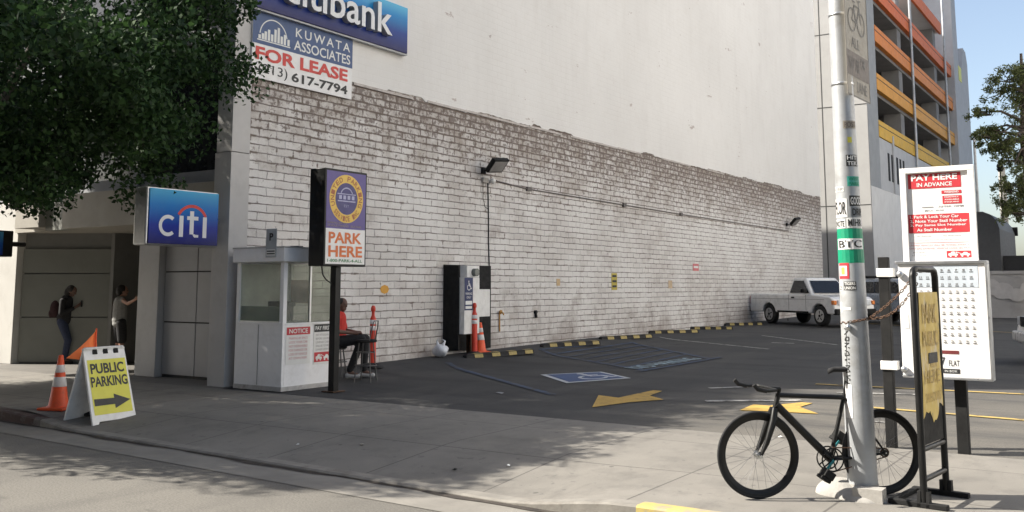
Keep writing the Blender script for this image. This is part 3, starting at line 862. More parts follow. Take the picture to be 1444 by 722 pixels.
# blade sign projecting over the sidewalk
bx = -12.9
ya, zb_ = zY(205, 345, bx); yb, zt_ = zY(310, 272, bx); _, zt2 = zY(205, 262, bx)
w = yb - ya; zb_ = min(zb_, 2.30); h = zt_ - zb_
bl = thing('blade_sign', 'square blue sign with red arc projecting beside the corner pilaster', 'sign', (bx, ya, zb_), FX)
MB().box(0, w, 0.01, .33, 0, h).build('sign_box', C['alu'], bl, bevel=.03, seg=3)
citi_blue = vgrad('blade_blue', 0, h, [(0.0, (0.006, 0.006, 0.09)), (0.35, (0.005, 0.025, 0.28)), (0.7, (0.008, 0.17, 0.50)), (1.0, (0.07, 0.38, 0.62))])
MB().box(0.03, w - .03, -.02, .008, .025, h - .025).build('sign_face', citi_blue, bl, bevel=.008)
mb = MB()
def citi_word(mb, x, z, w, h, y):
    # c, dotless i, t, dotless i
    mb.disc(x + w * .17, z + h * .5, h * .5, y, 26, h * .33, R(48), R(312), sx=1.0)
    mb.rect(x + w * .40, x + w * .485, z, z + h, y)
    mb.rect(x + w * .62, x + w * .705, z + h * .14, z + h * 1.25, y)
    mb.rect(x + w * .56, x + w * .80, z + h * .82, z + h, y - .0005)
    mb.disc(x + w * .745, z + h * .15, h * .15, y - .0008, 12, h * .02, R(180), R(300))
    mb.rect(x + w * .72, x + w * .81, z, z + h * .13, y - .0012)
    mb.rect(x + w * .90, x + w * .985, z, z + h, y)
citi_word(mb, w * .16, h * .16, w * .66, h * .37, -.023); mb.build('lettering', C['letter_face'], bl)
mb = MB(); mb.disc(w * .60, h * .38, w * .235, -.023, 20, w * .20, R(28), R(150), sx=1.0); mb.build('arc', C['red_ink'], bl)
MB().tube([(w - .05, .16, h * .5), (w + .35, .16, h * .5)], .05).build('bracket', C['alu'], bl)
# second blade sign at the far left edge
p = onX(22, 362, -18.9); p2 = onX(22, 325, -18.9)
b2 = thing('blade_sign', 'blue sign in black case projecting beside left white pier', 'sign', (-19.05, p.y - 1.6, p.z), FX)
MB().box(0, 1.62, 0.0, .33, 0, p2.z - p.z).build('sign_box', C['black'], b2, bevel=.02)
h2 = p2.z - p.z
MB().box(0.03, 1.40, -.02, 0, .03, h2 - .03).build('sign_face', vgrad('blade_blue_left', 0, h2, [(0.0, (0.010, 0.02, 0.2)), (0.5, (0.012, 0.1, 0.4)), (1.0, (0.09, 0.36, 0.58))]), b2)
MB().tube([(1.5, .16, h2 * .5), (1.95, .16, h2 * .5)], .05).build('bracket', C['black'], b2)

# ------------------------------------------------------------------ next building: panel block and parking garage
gar = thing('parking_garage', 'concrete parking garage with orange and yellow parapets beyond the wall', 'building', (WX, 58, 0))
go = Matrix.Translation(Vector((-WX, -58, 0)))
GM = lambda: MB(go.copy())
mb = GM(); mb.box(-30, WX - .0, 56.2, 58.0, 0.2, 30)
mb.build('panel_wall', mat('panel_wall_paint', (.34, .335, .325), .75, var=.05, scale=.8, dirt=(.26, .25, .24), dirt_amt=.3), gar)
mb = GM()
for py in (292, 153, 50, -60): z = onY(1158, py, 56.2).z; mb.box(-30, WX - .02, 56.188, 56.21, z, z + .05)
for x in (-15.35, -19): mb.box(x, x + .05, 56.19, 56.208, 0.2, 30)
mb.build('panel_joint', C['joint'], gar)
mb = GM(); mb.box(-20, WX + .02, 56.22, 58.8, 0.2, 30); mb.build('corner_wall', C['panel_dark'], gar)
mb = GM(); mb.box(-20, WX + .01, 58.8, 86.4, 7.32, 10.4); mb.build('base_wall', C['panel'], gar)
mb = GM(); mb.box(-20, WX + .03, 56.23, 86.4, 0.2, 7.3); mb.build('ground_floor_wall', mat('ground_floor_paint', (.62, .61, .595), .75, var=.05, scale=.8, dirt=(.42, .4, .38), dirt_amt=.3), gar)
lev = [11.45, 14.3, 17.25, 20.1]
cols = [(0.60, 0.34, 0.012), (0.62, 0.27, 0.012), (0.62, 0.19, 0.015), (0.60, 0.125, 0.015)]
for k, (z, c) in enumerate(zip(lev, cols)):
    m = mat('parapet_%d' % k, c, 0.6, var=.06, scale=1.5, dirt=tuple(v * .6 for v in c), dirt_amt=.4)
    mb = GM(); mb.box(WX - .25, WX + .05, 58.8, 86.4, z - 1.0, z); pr = mb.build('parapet', m, gar, bevel=.02)
    mb = GM(); mb.box(WX - .01, WX + .065, 58.8, 86.4, z - .34, z - .30); mb.build('groove', C['joint'], pr)
    mb = GM(); mb.box(-36, WX - .25, 58.8, 86.4, z - 1.2, z - .9); mb.build('deck', C['deck'], gar)
for y in (67.8, 81.4):
    mb = GM(); mb.box(WX - 1.4, WX - .3, y - .9, y + .2, 10.2, 22.6); mb.build('column', C['deck'], gar)
for y in (69.2, 82.8):
    mb = GM(); mb.cyl((WX + .16, y, 7.3), (WX + .16, y, 26), .09, n=12); mb.build('drain_pipe', C['steel'], gar)
mb = GM(); mb.box(WX - .1, WX + .1, 62.2, 62.5, 7.3, 10.9); mb.build('bollard_post', C['panel'], gar)
for k in range(5):
    mb = GM(); y = 60.9 + k * .95 + (0.5 if k > 1 else 0); mb.box(WX - .02, WX + .03, y, y + .45, 8.0, 9.7); mb.build('vent_slot', C['soil'], gar)
mb = GM(); mb.box(-36, -35.7, 58.8, 86.4, 7, 23); mb.build('back_wall', C['panel_dark'], gar)
mb = GM(); mb.box(-36, WX - .1, 69.6, 82.4, 22.0, 22.4); mb.build('roof_slab', C['panel_light'], gar)
mb = GM(); mb.box(WX - .1, WX + .06, 69.6, 82.4, 21.9, 22.8); mb.build('roof_parapet', MATS['parapet_3'], gar)
mb = GM(); mb.box(-30, WX - 2.5, 84.2, 86.5, 20, 34); mb.build('stair_tower', C['white'], gar)
mb = GM()
prof = [(86.4, 0.2), (94.0, 0.2), (94.0, 21.6), (93.2, 22.6), (91.8, 22.7), (90.6, 20.5), (88.9, 20.6), (88.2, 34), (86.4, 34)]
n = len(prof)
vs = [(WX + .3, a, z) for a, z in prof] + [(WX - 6, a, z) for a, z in prof]
mb.add(vs, [tuple(range(n)), tuple(reversed(range(n, 2 * n)))] + [(i, i + n, (i + 1) % n + n, (i + 1) % n) for i in range(n)], False)
mb.build('end_tower', C['panel'], gar)
mb = GM(); mb.box(WX + .0, WX + .33, 88.6, 90.0, 19.2, 20.5); mb.build('yellow_panel', mat('bright_yellow', (.65, .62, .08), .5), gar)

# ------------------------------------------------------------------ behind the lot
wl = MB(); wl.box(-8.2, 12, 44.0, 44.3, 0.1, 2.23); wl.box(-8.22, 12, 43.96, 44.34, 2.13, 2.26)
lw = wl.build('boundary_wall', mat('boundary_concrete', (0.40, 0.385, 0.37), 0.85, var=.1, scale=.8, dirt=(.26, .25, .24), dirt_amt=.5, bmp=.2), None)
tag(lw, 'low pale concrete wall closing the back of the parking lot', 'wall')
mb = MB()
rs = random.Random(5)
for k in range(26):
    x = -6 + k * .5; z = 1.45 + .13 * math.sin(k * 1.7) + rs.uniform(-.05, .05)
    mb.disc(x, z, rs.uniform(.2, .36), 43.955 - .0011 * k, 12, sx=1.2)
mb.build('painted_over_patch', mat('buff_paint', (0.50, 0.48, 0.46), .8, var=.08), lw)
db_ = thing('dark_building', 'dark boxy building with rounded corner behind the boundary wall', 'building', (-6.5, 48, 0))
mb = MB(); pr = [(-1.3, 0), (1.05, 0), (1.05, 4.2), (0.95, 4.55), (0.72, 4.85), (.4, 5.0), (-1.3, 5.0)]
mb.prism(pr, 0, 6); mb.build('wall', mat('charcoal_wall', (0.06, 0.062, 0.066), .6, var=.1), db_)
mb = MB(); mb.box(1.06, 4.2, .6, 4, 0, 3.0); mb.build('annex', mat('charcoal_annex', (0.03, 0.03, 0.032), .7, var=.1), db_)
wb = thing('white_building', 'pale low building glimpsed behind right trees over the boundary wall', 'building', (-2.5, 70, 0))
mb = MB(); mb.box(-1.5, 12, 0, 8, 0, 6.2); mb.build('wall', C['white'], wb)
mb = MB(); mb.box(-1.7, 12.2, -.15, 8.2, 6.2, 6.5); mb.build('roof', C['panel_light'], wb)
for k in range(4):
    f = MB().box(-.8 + 3 * k, .8 + 3 * k, -.03, .1, 3.2, 4.6).build('window', C['panel_dark'], wb)
    MB().box(-.7 + 3 * k, .7 + 3 * k, -.05, -.031, 3.3, 4.5).build('pane', C['dark_glass'], f)
def lamp_post(name, label, loc, hgt, r, m):
    t = thing(name, label, 'lamp post', loc)
    MB().cyl((0, 0, 0), (0, 0, hgt), r, r * .6).build('pole', m, t)
    mb = MB(); mb.ell((0, 0, hgt + .12), .16, .16, .16); mb.cyl((0, 0, hgt - .15), (0, 0, hgt), .10, .18); mb.build('lamp_head', C['dull_black'], t)
    mb = MB(); mb.cyl((0, 0, 0), (0, 0, .5), r * 2.2, r * 1.3); mb.build('base', m, t)
q = onY(1410, 232, 52); lamp_post('street_lamp', 'thin dark lamp post with ball top between the right trees', (q.x, 52, .3), q.z - .5, .055, C['dull_black'])
q = onY(1374, 205, 50); 
lp = thing('light_pole', 'plain grey pole rising behind the pay here board', 'pole', (q.x, 50, .3)); MB().cyl((0, 0, 0), (0, 0, q.z), .09, .06).build('shaft', C['steel'], lp); MB().cyl((0, 0, q.z), (0, 0, q.z + .1), .075, .03).build('cap', C['steel'], lp)
q = onY(1416, 300, 56); lp = thing('concrete_pole', 'stout pale pole standing left of the white building', 'pole', (q.x, 56, .3)); MB().cyl((0, 0, 0), (0, 0, q.z + 2), .22, .17).build('shaft', C['concrete'], lp)
MB().cyl((0, 0, q.z + 2), (0, 0, q.z + 2.1), .2, .2).build('cap', C['concrete'], lp)
q = onY(1418, 327, 54); sgn = thing('arm_sign', 'small black sign on an arm beside the stout pale pole', 'sign', (q.x, 54, q.z))
MB().box(-.55, .55, -.06, .06, -.22, .22).build('panel', C['black'], sgn, bevel=.02); MB().tube([(-.55, 0, 0), (-.9, 0, 0), (-.9, 0, -.5)], .03).build('arm', C['black'], sgn)

# the block across the street and an unseen one added beyond the lot's open side (they close the sky off and throw sunlight back)
def city_block(label, loc, rotz, wd, hgt, m, nx_, nz_):
    t = thing('unseen_building', label, 'building', loc, rotz)
    MB().box(0, wd, 0, 14, 0, hgt).build('wall', m, t); MB().box(-.2, wd + .2, -.2, 14.2, hgt, hgt + .5).build('cornice', C['panel_light'], t)
    f0 = None
    for j in range(nz_):
        for i in range(nx_):
            x = wd * (i + .5) / nx_; z = 1.2 + (hgt - 1.5) * j / nz_
            if f0 is None: f0 = (x, z); fo = MB().box(x - .8, x + .8, -.03, .1, z, z + 1.7).build('window', C['dark_glass'], t); w0 = fo
            else: fo = w0.copy(); COL.objects.link(fo); fo.parent = t; fo.location = (x - f0[0], 0, z - f0[1])
    return t
city_block('long cream office building across the street behind the camera', (20, -15, -.1), R(180), 75, 27, mat('cream_wall', (.40, .36, .31), .8, var=.05), 16, 7)
city_block('unseen pale building added on the open side to bounce sunlight', (15.5, 62, 0), R(-90), 52, 34, mat('bounce_wall', (.78, .765, .74), .8, var=.05), 9, 7)

# ------------------------------------------------------------------ trees
def leaf_mat(name, c0, c1, trans):
    m, t, b = newmat(name)
    ge = t.nodes.new('ShaderNodeNewGeometry')
    c = ramp(t, ge.outputs['Random Per Island'], [(0.0, c0), (0.6, tuple((a + b_) / 2 for a, b_ in zip(c0, c1))), (1.0, c1)])
    t.links.new(c, b.inputs['Base Color']); b.inputs['Roughness'].default_value = 0.6; b.inputs['Specular IOR Level'].default_value = 0.2
    tl = t.nodes.new('ShaderNodeBsdfTranslucent'); t.links.new(c, tl.inputs[0])
    mx = t.nodes.new('ShaderNodeMixShader'); mx.inputs[0].default_value = trans
    t.links.new(b.outputs[0], mx.inputs[1]); t.links.new(tl.outputs[0], mx.inputs[2])
    t.links.new(mx.outputs[0], t.nodes['Material Output'].inputs['Surface'])
    return m
def leaves(name, P, size, aspect, m, parent, droop=0.3):
    """P: leaf centres (n,3); each a folded pair of triangles of random tilt"""
    n = len(P)
    a = RNG.normal(size=(n, 3)); a[:, 2] -= droop; a /= np.linalg.norm(a, axis=1)[:, None]
    b = RNG.normal(size=(n, 3)); b -= a * (a * b).sum(1)[:, None]; b /= np.linalg.norm(b, axis=1)[:, None]
    nn = np.cross(a, b)
    s = size * RNG.uniform(.65, 1.3, n)[:, None]
    V = np.stack([P - a * s * .5, P + b * s * aspect * .5 + nn * s * .06, P + a * s * .5, P - b * s * aspect * .5 + nn * s * .06], 1).reshape(-1, 3)
    me = bpy.data.meshes.new(name)
    me.vertices.add(4 * n); me.vertices.foreach_set('co', V.astype(np.float32).ravel())
    me.loops.add(4 * n); me.loops.foreach_set('vertex_index', np.arange(4 * n, dtype=np.int32))
    me.polygons.add(n); me.polygons.foreach_set('loop_start', np.arange(0, 4 * n, 4, dtype=np.int32)); me.polygons.foreach_set('loop_total', np.full(n, 4, dtype=np.int32))
    me.materials.append(m); me.update(calc_edges=True); me.validate()
    o = bpy.data.objects.new(name, me); COL.objects.link(o); o.parent = parent
    return o
ft = thing('street_tree', 'dense dark fig tree overhanging the bank front at left', 'tree', (-16.6, 7.9, 0))
mb = MB()
mb.tube([(0, 0, -.1), (0.02, 0, .4), (.08, -.05, 1.4), (.05, .02, 2.6), (.15, -.1, 3.4)], [.34, .26, .22, .2, .18], 14)
rs = random.Random(21)
limbs = []
for k in range(11):
    a = 2 * PI * k / 11 + rs.uniform(-.2, .2); r = rs.uniform(2.2, 5.0); zt = rs.uniform(4.2, 8.6)
    p0 = Vector((.08, -.03, rs.uniform(1.9, 3.3))); p3 = Vector((r * math.cos(a) * 1.05, r * math.sin(a) * .75 - 1.0, zt))
    p1 = p0.lerp(p3, .35) + Vector((0, 0, .6)); p2 = p0.lerp(p3, .7) + Vector((rs.uniform(-.3, .3), rs.uniform(-.3, .3), .3))
    mb.tube([p0, p1, p2, p3], [.12, .085, .055, .02], 8); limbs.append((p2, p3))
mb.build('trunk', C['bark'], ft)
cc = np.array([1.2, -0.9, 6.6]); rad = np.array([6.9, 4.9, 4.2])
cl = []
while len(cl) < 640:
    d = RNG.normal(size=3); d /= np.linalg.norm(d)
    rr = RNG.uniform(.45, 1.0) ** .5
    p = cc + d * rad * rr * RNG.uniform(.86, 1.06)
    if p[2] < 2.75 + RNG.uniform(0, .5) or p[1] > 2.35: continue
    wx, wy, wz = p + np.array([-16.6, 7.9, 0])
    sx, sy = wx + 1.035 * wz, wy + .58 * wz          # crown shaped by its shadow
    if sy < 5.9 + RNG.uniform(-.3, .5) or (sy < 16.5 and sx > -5.7 + RNG.normal() * .5): continue
    if wx > -1.25 * wy + .58 * (wz - 3) - .85 + RNG.normal() * .18: continue
    cl.append(p)
cl = np.array(cl)
cr = RNG.uniform(.42, .85, len(cl))
idx = RNG.integers(0, len(cl), 330000)
d = RNG.normal(size=(len(idx), 3)); d /= np.linalg.norm(d, axis=1)[:, None]
P = cl[idx] + d * (cr[idx] * RNG.uniform(.25, 1.0, len(idx)) ** .6)[:, None] * np.array([1.0, 1.0, .72])
P = P[(P[:, 1] < 2.75) & (P[:, 2] > 2.72)]
leaves('crown', P, .096, .58, leaf_mat('fig_leaf', (0.010, 0.026, 0.010), (0.042, 0.088, 0.024), .22), ft)

def pine(loc, hgt, label, seed, specs, nleaf=260):
    t = thing('pine_tree', label, 'tree', loc)
    rs = random.Random(seed); rg = np.random.default_rng(seed)
    mb = MB(); mb.tube([(0, 0, -.2), (.1, 0, hgt * .3), (-.1, .1, hgt * .65), (0, 0, hgt)], [.24, .2, .14, .05], 10)
    P = []
    for (dx, dy, z, zs, r) in specs:
        e = Vector((dx, dy, z)); s_ = Vector((0, 0, zs))
        mb.tube([s_, s_.lerp(e, .5) + Vector((0, 0, .25)), e], [.075, .05, .02], 7)
        for k in range(9):
            off = Vector((rs.gauss(0, r * .55), rs.gauss(0, r * .55), rs.gauss(0, r * .32)))
            c = e + off
            mb.tube([s_.lerp(e, .72), c], [.025, .008], 5)
            m_ = nleaf // 9
            dd_ = rg.normal(size=(m_, 3)); P.append(np.array(c)[None, :] + dd_ * r * .17)
    mb.build('trunk', C['bark'], t)
    leaves('crown', np.concatenate(P), .155, .34, leaf_mat('pine_needles_%d' % seed, (0.09, 0.115, 0.042), (0.22, 0.24, 0.10), .5), t, 0)
    return t
q = onY(1452, 300, 42)
sp = []
def pspec(px, py, r, zs, Y0=42.0):
    w_ = onY(px, py, Y0); sp.append((w_.x - q.x, random.uniform(-.6, .6), w_.z - .3, zs, r))
for (px, py, r, zs) in ((1430, 95, .55, 9.5), (1418, 112, .7, 9.2), (1440, 120, .8, 9.6), (1408, 128, .55, 9), (1428, 142, .7, 8.8), (1445, 150, .8, 9), (1378, 158, .42, 7.8), (1392, 180, .45, 7.4), (1385, 195, .40, 7.2), (1405, 190, .5, 7.6), (1425, 205, .55, 7.4), (1410, 215, .45, 7), (1398, 205, .35, 7), (1440, 215, .6, 7.2), (1430, 232, .5, 6.8), (1455, 90, .9, 10), (1470, 130, 1., 9.5), (1470, 200, .9, 7.5), (1480, 165, 1, 8)):
    pspec(px, py, r, zs)
pine((q.x, 42.6, .3), 10.6, 'sparse olive tree with open branches at right edge against the sky', 4, sp, 480)
q = onY(1462, 320, 47)
sp = []
for (px, py, r, zs) in ((1412, 262, .42, 4.6), (1425, 270, .6, 4.8), (1440, 262, .6, 5.2), (1418, 285, .5, 4.2), (1436, 285, .6, 4.6), (1428, 298, .45, 4), (1444, 300, .6, 4.4), (1438, 250, .5, 5.4), (1460, 280, .8, 5), (1475, 260, .9, 5)):
    pspec(px, py, r, zs, 47.0)
pine((q.x, 47.6, .3), 6.6, 'darker bushy tree low behind the boundary wall at right', 8, sp, 450)

# ------------------------------------------------------------------ vehicles
def wheel(parent, x, y, r, wdt, side):
    wmb = MB(); ax = Vector((0, 1, 0)); c0 = Vector((x, y, r))
    wmb.tube([c0 + ax * -wdt / 2 * .96, c0 + ax * -wdt / 2 * .7, c0 + ax * wdt / 2 * .7, c0 + ax * wdt / 2 * .96], [r * .9, r, r, r * .9], 24)
    wo = wmb.build('wheel', C['rubber'], parent)
    f = y + side * wdt / 2
    rm = MB(); rm.cyl((x, f - side * .01, r), (x, f + side * .006, r), r * .62, n=20)
    rm.build('rim', C['alu'], wo)
    hb = MB()
    for k in range(5):
        a = 2 * PI * k / 5
        hb.box(-.02, .02, -.002, .002, r * .22, r * .5)
        hb.M = Matrix.Translation((x, f + side * .009, r)) @ Matrix.Rotation(a, 4, 'Y')
    hb.cyl((0, -.01, 0), (0, .01, 0), r * .14, n=10)
    hb.build('hub', C['dull_black'], wo)
def arch(cx, r, zb, n=9):
    """points of a wheel opening walked from front to rear along the sill"""
    a0 = math.asin(max(-1, min(1, (zb - .34) / r)))
    return [(cx + r * math.cos(a), .34 + r * math.sin(a)) for a in [a0 + (PI - 2 * a0) * i / n for i in range(n + 1)]]
def side_quad(mb, pts, fn, s):
    vs = [fn(x, z) for x, z in pts]
    mb.add(vs, [tuple(range(len(vs))) if s < 0 else tuple(reversed(range(len(vs))))], False)
def vehicle(name, label, cat, loc, rotz, paint, prof_top, wb_, zb, hw, cab, r, front_x, rear_x, bed=None, lamp=True):
    """prof_top: outline over the body front to rear (x, z); cab: (x bottom rear, x bottom front, x top rear, x top front, z bottom, z top, half width top)"""
    t = thing(name, label, cat, loc, rotz)
    sill = [(rear_x, zb)] + list(reversed(arch(0, r * 1.18, zb))) + list(reversed(arch(wb_, r * 1.18, zb))) + [(front_x, zb)]
    outline = sill + prof_top
    mb = MB(); mb.prism(outline, -hw, hw)
    body = mb.build('body', paint, t, bevel=.05, seg=3)
    MB().box(rear_x + .1, front_x - .1, -hw * .78, hw * .78, zb + .02, zb + .42).build('underbody', C['soil'], t)
    xr, xf, tr, tf, z0, z1, hwt = cab
    hb = hw * .96
    def yat(z): return hb + (hwt - hb) * (z - z0) / (z1 - z0)
    mb = MB(); mb.hexa([(xr, -hb, z0 - .06), (xf, -hb, z0 - .06), (xf, hb, z0 - .06), (xr, hb, z0 - .06)], [(tr, -hwt, z1), (tf, -hwt, z1), (tf, hwt, z1), (tr, hwt, z1)])
    cb = mb.build('cab', paint, t, bevel=.06, seg=3)
    zl, zh = z0 + .03, z1 - .10
    fr_ = lambda z: (z - z0) / (z1 - z0)
    xF = lambda z: xf + (tf - xf) * fr_(z); xR = lambda z: xr + (tr - xr) * fr_(z)
    for s in (-1, 1):
        fn = lambda x, z: (x, s * (yat(z) + .012), z)
        mids = [0, 1] if (xf - xr) < 2.0 else [0, .48, 1]
        for a, b_ in zip(mids, mids[1:]):
            xa = lambda z: xR(z) + .12 + (xF(z) - xR(z) - .26) * a; xb = lambda z: xR(z) + .12 + (xF(z) - xR(z) - .26) * b_ - .03
            mb = MB(); side_quad(mb, [(xa(zl), zl), (xb(zl), zl), (xb(zh), zh), (xa(zh), zh)], fn, s); mb.build('side_window', C['car_glass'], t)
        mb = MB(); mb.box(xf - .42, xf - .24, s * (hw + .02) - .08 + s * .06, s * (hw + .02) + .08 + s * .06, z0 + .03, z0 + .17); mb.build('mirror', C['dull_black'], t, bevel=.02)
        mb = MB(); mb.box(xr + .25, xr + .40, s * (hw + .012) - .012, s * (hw + .012) + .012, z0 - .16, z0 - .11); mb.build('door_handle', C['dull_black'], t)
        mb = MB()
        for xx in (xr + .08, xf - .35): mb.box(xx, xx + .012, s * hw - .003, s * hw + .003, zb + .1, z0 - .04)
        mb.build('door_seam', C['joint'], t)
        mb = MB(); mb.box(.55, wb_ - .55, s * (hw + .004) - .012, s * (hw + .004) + .012, zb + .01, zb + .07); mb.build('sill_strip', C['dull_black'], t)
        mb = MB(); mb.box(rear_x + .2, front_x - .5, s * (hw + .003) - .006, s * (hw + .003) + .006, z0 - .20, z0 - .185); mb.build('side_crease', C['grey_ink'], t)
        for x in (0, wb_): wheel(t, x, s * (hw - .14), r, .22, s)
        mb = MB(); mb.box(front_x - .16, front_x + .012, s * hw * .62 - .16, s * hw * .62 + .16, .72, .90); hl = mb.build('headlight', C['lamp_clear'], t, bevel=.02)
        if lamp: mb = MB(); mb.box(front_x - .14, front_x + .014, s * (hw - .05) - .06, s * (hw - .05) + .06, .74, .88); lamp and mb.build('turn_signal', C['lamp_amber'], t, bevel=.02)
        mb = MB(); mb.box(rear_x - .012, rear_x + .08, s * (hw - .1) - .07, s * (hw - .1) + .07, .68, .98); mb.build('tail_light', C['lamp_red'], t)
    off = .014
    mb = MB(); dx = xf - tf
    mb.poly([(xF(zl) + off, -yat(zl) + .1, zl), (xF(zl) + off, yat(zl) - .1, zl), (xF(zh) + off, yat(zh) - .1, zh), (xF(zh) + off, -yat(zh) + .1, zh)]); mb.build('windshield', C['car_glass'], t)
    mb = MB(); mb.poly([(xR(zl) - off, yat(zl) - .1, zl), (xR(zl) - off, -yat(zl) + .1, zl), (xR(zh) - off, -yat(zh) + .1, zh), (xR(zh) - off, yat(zh) - .1, zh)]); mb.build('rear_window', C['car_glass'], t)
    mb = MB(); mb.box(front_x - .02, front_x + .018, -hw * .42, hw * .42, .70, .90); mb.build('grille', C['dull_black'], t)
    mb = MB(); mb.box(front_x - .1, front_x + .10, -hw * .98, hw * .98, .40, .60); mb.build('front_bumper', C['dull_black'] if bed else paint, t, bevel=.03)
    mb = MB(); mb.box(rear_x - .10, rear_x + .08, -hw * .96, hw * .96, .42, .58); mb.build('rear_bumper', C['dull_black'] if bed else paint, t, bevel=.03)
    if bed:
        MB().box(rear_x + .12, xr - .1, -hw * .86, hw * .86, prof_top[-1][1] + .002, prof_top[-1][1] + .006).build('bed_floor', C['soil'], t)
    return t
tr0 = ground(1088, 456); tf0 = ground(1160, 461)
dv = (tf0 - tr0); hd = math.atan2(dv.y, dv.x); dvn = Vector((math.cos(hd), math.sin(hd), 0)); lf = Vector((-math.sin(hd), math.cos(hd), 0))
tl = tr0 + lf * .74
truck = vehicle('pickup_truck', 'white single cab pickup truck parked against the far block wall', 'truck', (tl.x, tl.y, lotz(tl.x, tl.y)), hd, C['car_white'],
        [(3.62, .62), (3.56, .92), (3.40, 1.0), (2.45, 1.08), (2.2, 1.08), (-1.12, 1.08), (-1.15, .6)], 2.83, .42, .86, (1.12, 2.5, 1.25, 1.95, 1.10, 1.66, .66), .35, 3.62, -1.15, bed=True)
sl = tl + lf * 3.3 + dvn * 1.05
suv = vehicle('parked_car', 'silver blue car with black roof rack parked behind white pickup', 'car', (sl.x, sl.y, lotz(sl.x, sl.y)), hd + .03, C['car_blue'],
        [(3.55, .62), (3.5, .88), (3.3, .98), (2.3, 1.05), (2.1, 1.05), (-.85, 1.05), (-.9, .6)], 2.62, .38, .86, (-.75, 2.45, -.45, 1.65, 1.07, 1.60, .64), .33, 3.55, -.9)
mb = MB()
for s in (-1, 1): mb.tube([(-.2, s * .58, 1.66), (1.4, s * .58, 1.66)], .03); mb.box(-.1, 0, s * .58 - .03, s * .58 + .03, 1.58, 1.66); mb.box(1.2, 1.3, s * .58 - .03, s * .58 + .03, 1.58, 1.66)
for x in (.1, 1.1): mb.tube([(x, -.62, 1.70), (x, .62, 1.70)], .03)
mb.build('roof_rack', C['dull_black'], suv)
dW = R(196)
wcar = vehicle('parked_car', 'white sedan just entering at the right edge of the lot', 'car', (0, 0, 0), dW, C['car_white'],
        [(3.5, .62), (3.45, .80), (3.2, .90), (2.35, .98), (2.1, 1.0), (-.85, 1.02), (-.95, .6)], 2.65, .34, .87, (-.6, 2.35, .05, 1.5, 1.0, 1.42, .62), .32, 3.5, -.95, lamp=False)
wcar.location = (1.22, 23.0, lotz(1.22, 23.0) - .01)

# ------------------------------------------------------------------ wheel stops along the wall
ws = thing('wheel_stop', 'x', 'wheel stop')
mb = MB(); mb.prism([(-.85, 0), (.85, 0), (.85, .07), (.80, .10), (-.80, .10), (-.85, .07)], -.06, .06)
mb.add([(-.86, -.08, 0), (.86, -.08, 0), (.86, .08, 0), (-.86, .08, 0), (-.83, -.055, .06), (.83, -.055, .06), (.83, .055, .06), (-.83, .055, .06)], [(0, 1, 5, 4), (1, 2, 6, 5), (2, 3, 7, 6), (3, 0, 4, 7)], False)
mb.build('block', C['rubber'], ws, bevel=.008)
for k in range(4):
    x = -.66 + .42 * k
    mb = MB(); mb.add([(x, -.0835, .012), (x + .2, -.0835, .012), (x + .2, -.0605, .085), (x, -.0605, .085), (x, -.045, .103), (x + .2, -.045, .103), (x, .05, .103), (x + .2, .05, .103)],
                      [(0, 1, 2, 3), (3, 2, 5, 4), (4, 5, 7, 6)], False)
    mb.build('reflector_patch', C['stop_yellow'], ws)
WS = [((648, 504), (757, 499)), ((758, 489), (849, 486)), ((842, 478), (922, 477)), ((914, 470), (984, 469)), ((975, 464.5), (1030, 464)), ((1022, 459), (1075, 458))]
WL = ['black wheel stop with yellow patches below the cones and cabinet', 'black wheel stop heading the blue hatched loading zone', 'black wheel stop under the yellow wall notice, third from the cones', 'black wheel stop fourth from the cones along the wall', 'short looking wheel stop second from the white pickup', 'black wheel stop nearest the rear wheel of the white pickup']
for i, ((a, b_), lab) in enumerate(zip(WS, WL)):
    A, B = ground(*a), ground(*b_); c_ = (A + B) / 2; an = math.atan2(B.y - A.y, B.x - A.x)
    z = lotz(c_.x, c_.y) - .012
    sc = (B - A).length / 1.72
    o = ws if i == 0 else dup(ws, (0, 0, 0), 0)
    o.location = (c_.x, c_.y, z); o.rotation_euler = (0, 0, an); o.scale = (max(.85, min(1.2, sc)), 1, 1); o['label'] = lab; o['group'] = 'wheel stops along the block wall'
    if i == 0: ws.rotation_euler = (0, R(-.5), an)

# ------------------------------------------------------------------ fittings on the block wall
def floodlight(px, py, label, sc=1.12):
    y, z = zY(px, py, WX + .35)
    t = thing('flood_light', label, 'light', (WX, y, z), FX, 'flood lights on the block wall')
    MB().box(-.07, .07, -.05, -.003, -.16, -.02).build('wall_plate', C['dull_black'], t, bevel=.008)
    MB().tube([(0, -.05, -.09), (0, -.18, -.09), (0.0, -.24, -.02)], .018).build('bracket', C['dull_black'], t)
    M = Matrix.Translation((0.05, -.38, .02)) @ Matrix.Scale(sc, 4) @ Matrix.Rotation(R(-46), 4, 'X') @ Matrix.Rotation(R(-8), 4, 'Z')
    mb = MB(M); mb.box(-.24, .24, -.17, .17, -.045, .04); mb.build('housing', C['dull_black'], t, bevel=.015)
    mb = MB(M)
    for k in range(7): mb.box(-.2 + .06 * k, -.19 + .06 * k, -.15, .15, .04, .07)
    mb.build('cooling_fin', C['dull_black'], t)
    mb = MB(M); mb.box(-.20, .20, -.13, .13, -.052, -.046); mb.build('lens', mat('lamp_lens', (.30, .29, .28), .35), t)
    return t
floodlight(698, 234, 'black flood light jutting from the wall above the cabinets')
floodlight(1120, 313, 'small distant flood light on wall above the white pickup')
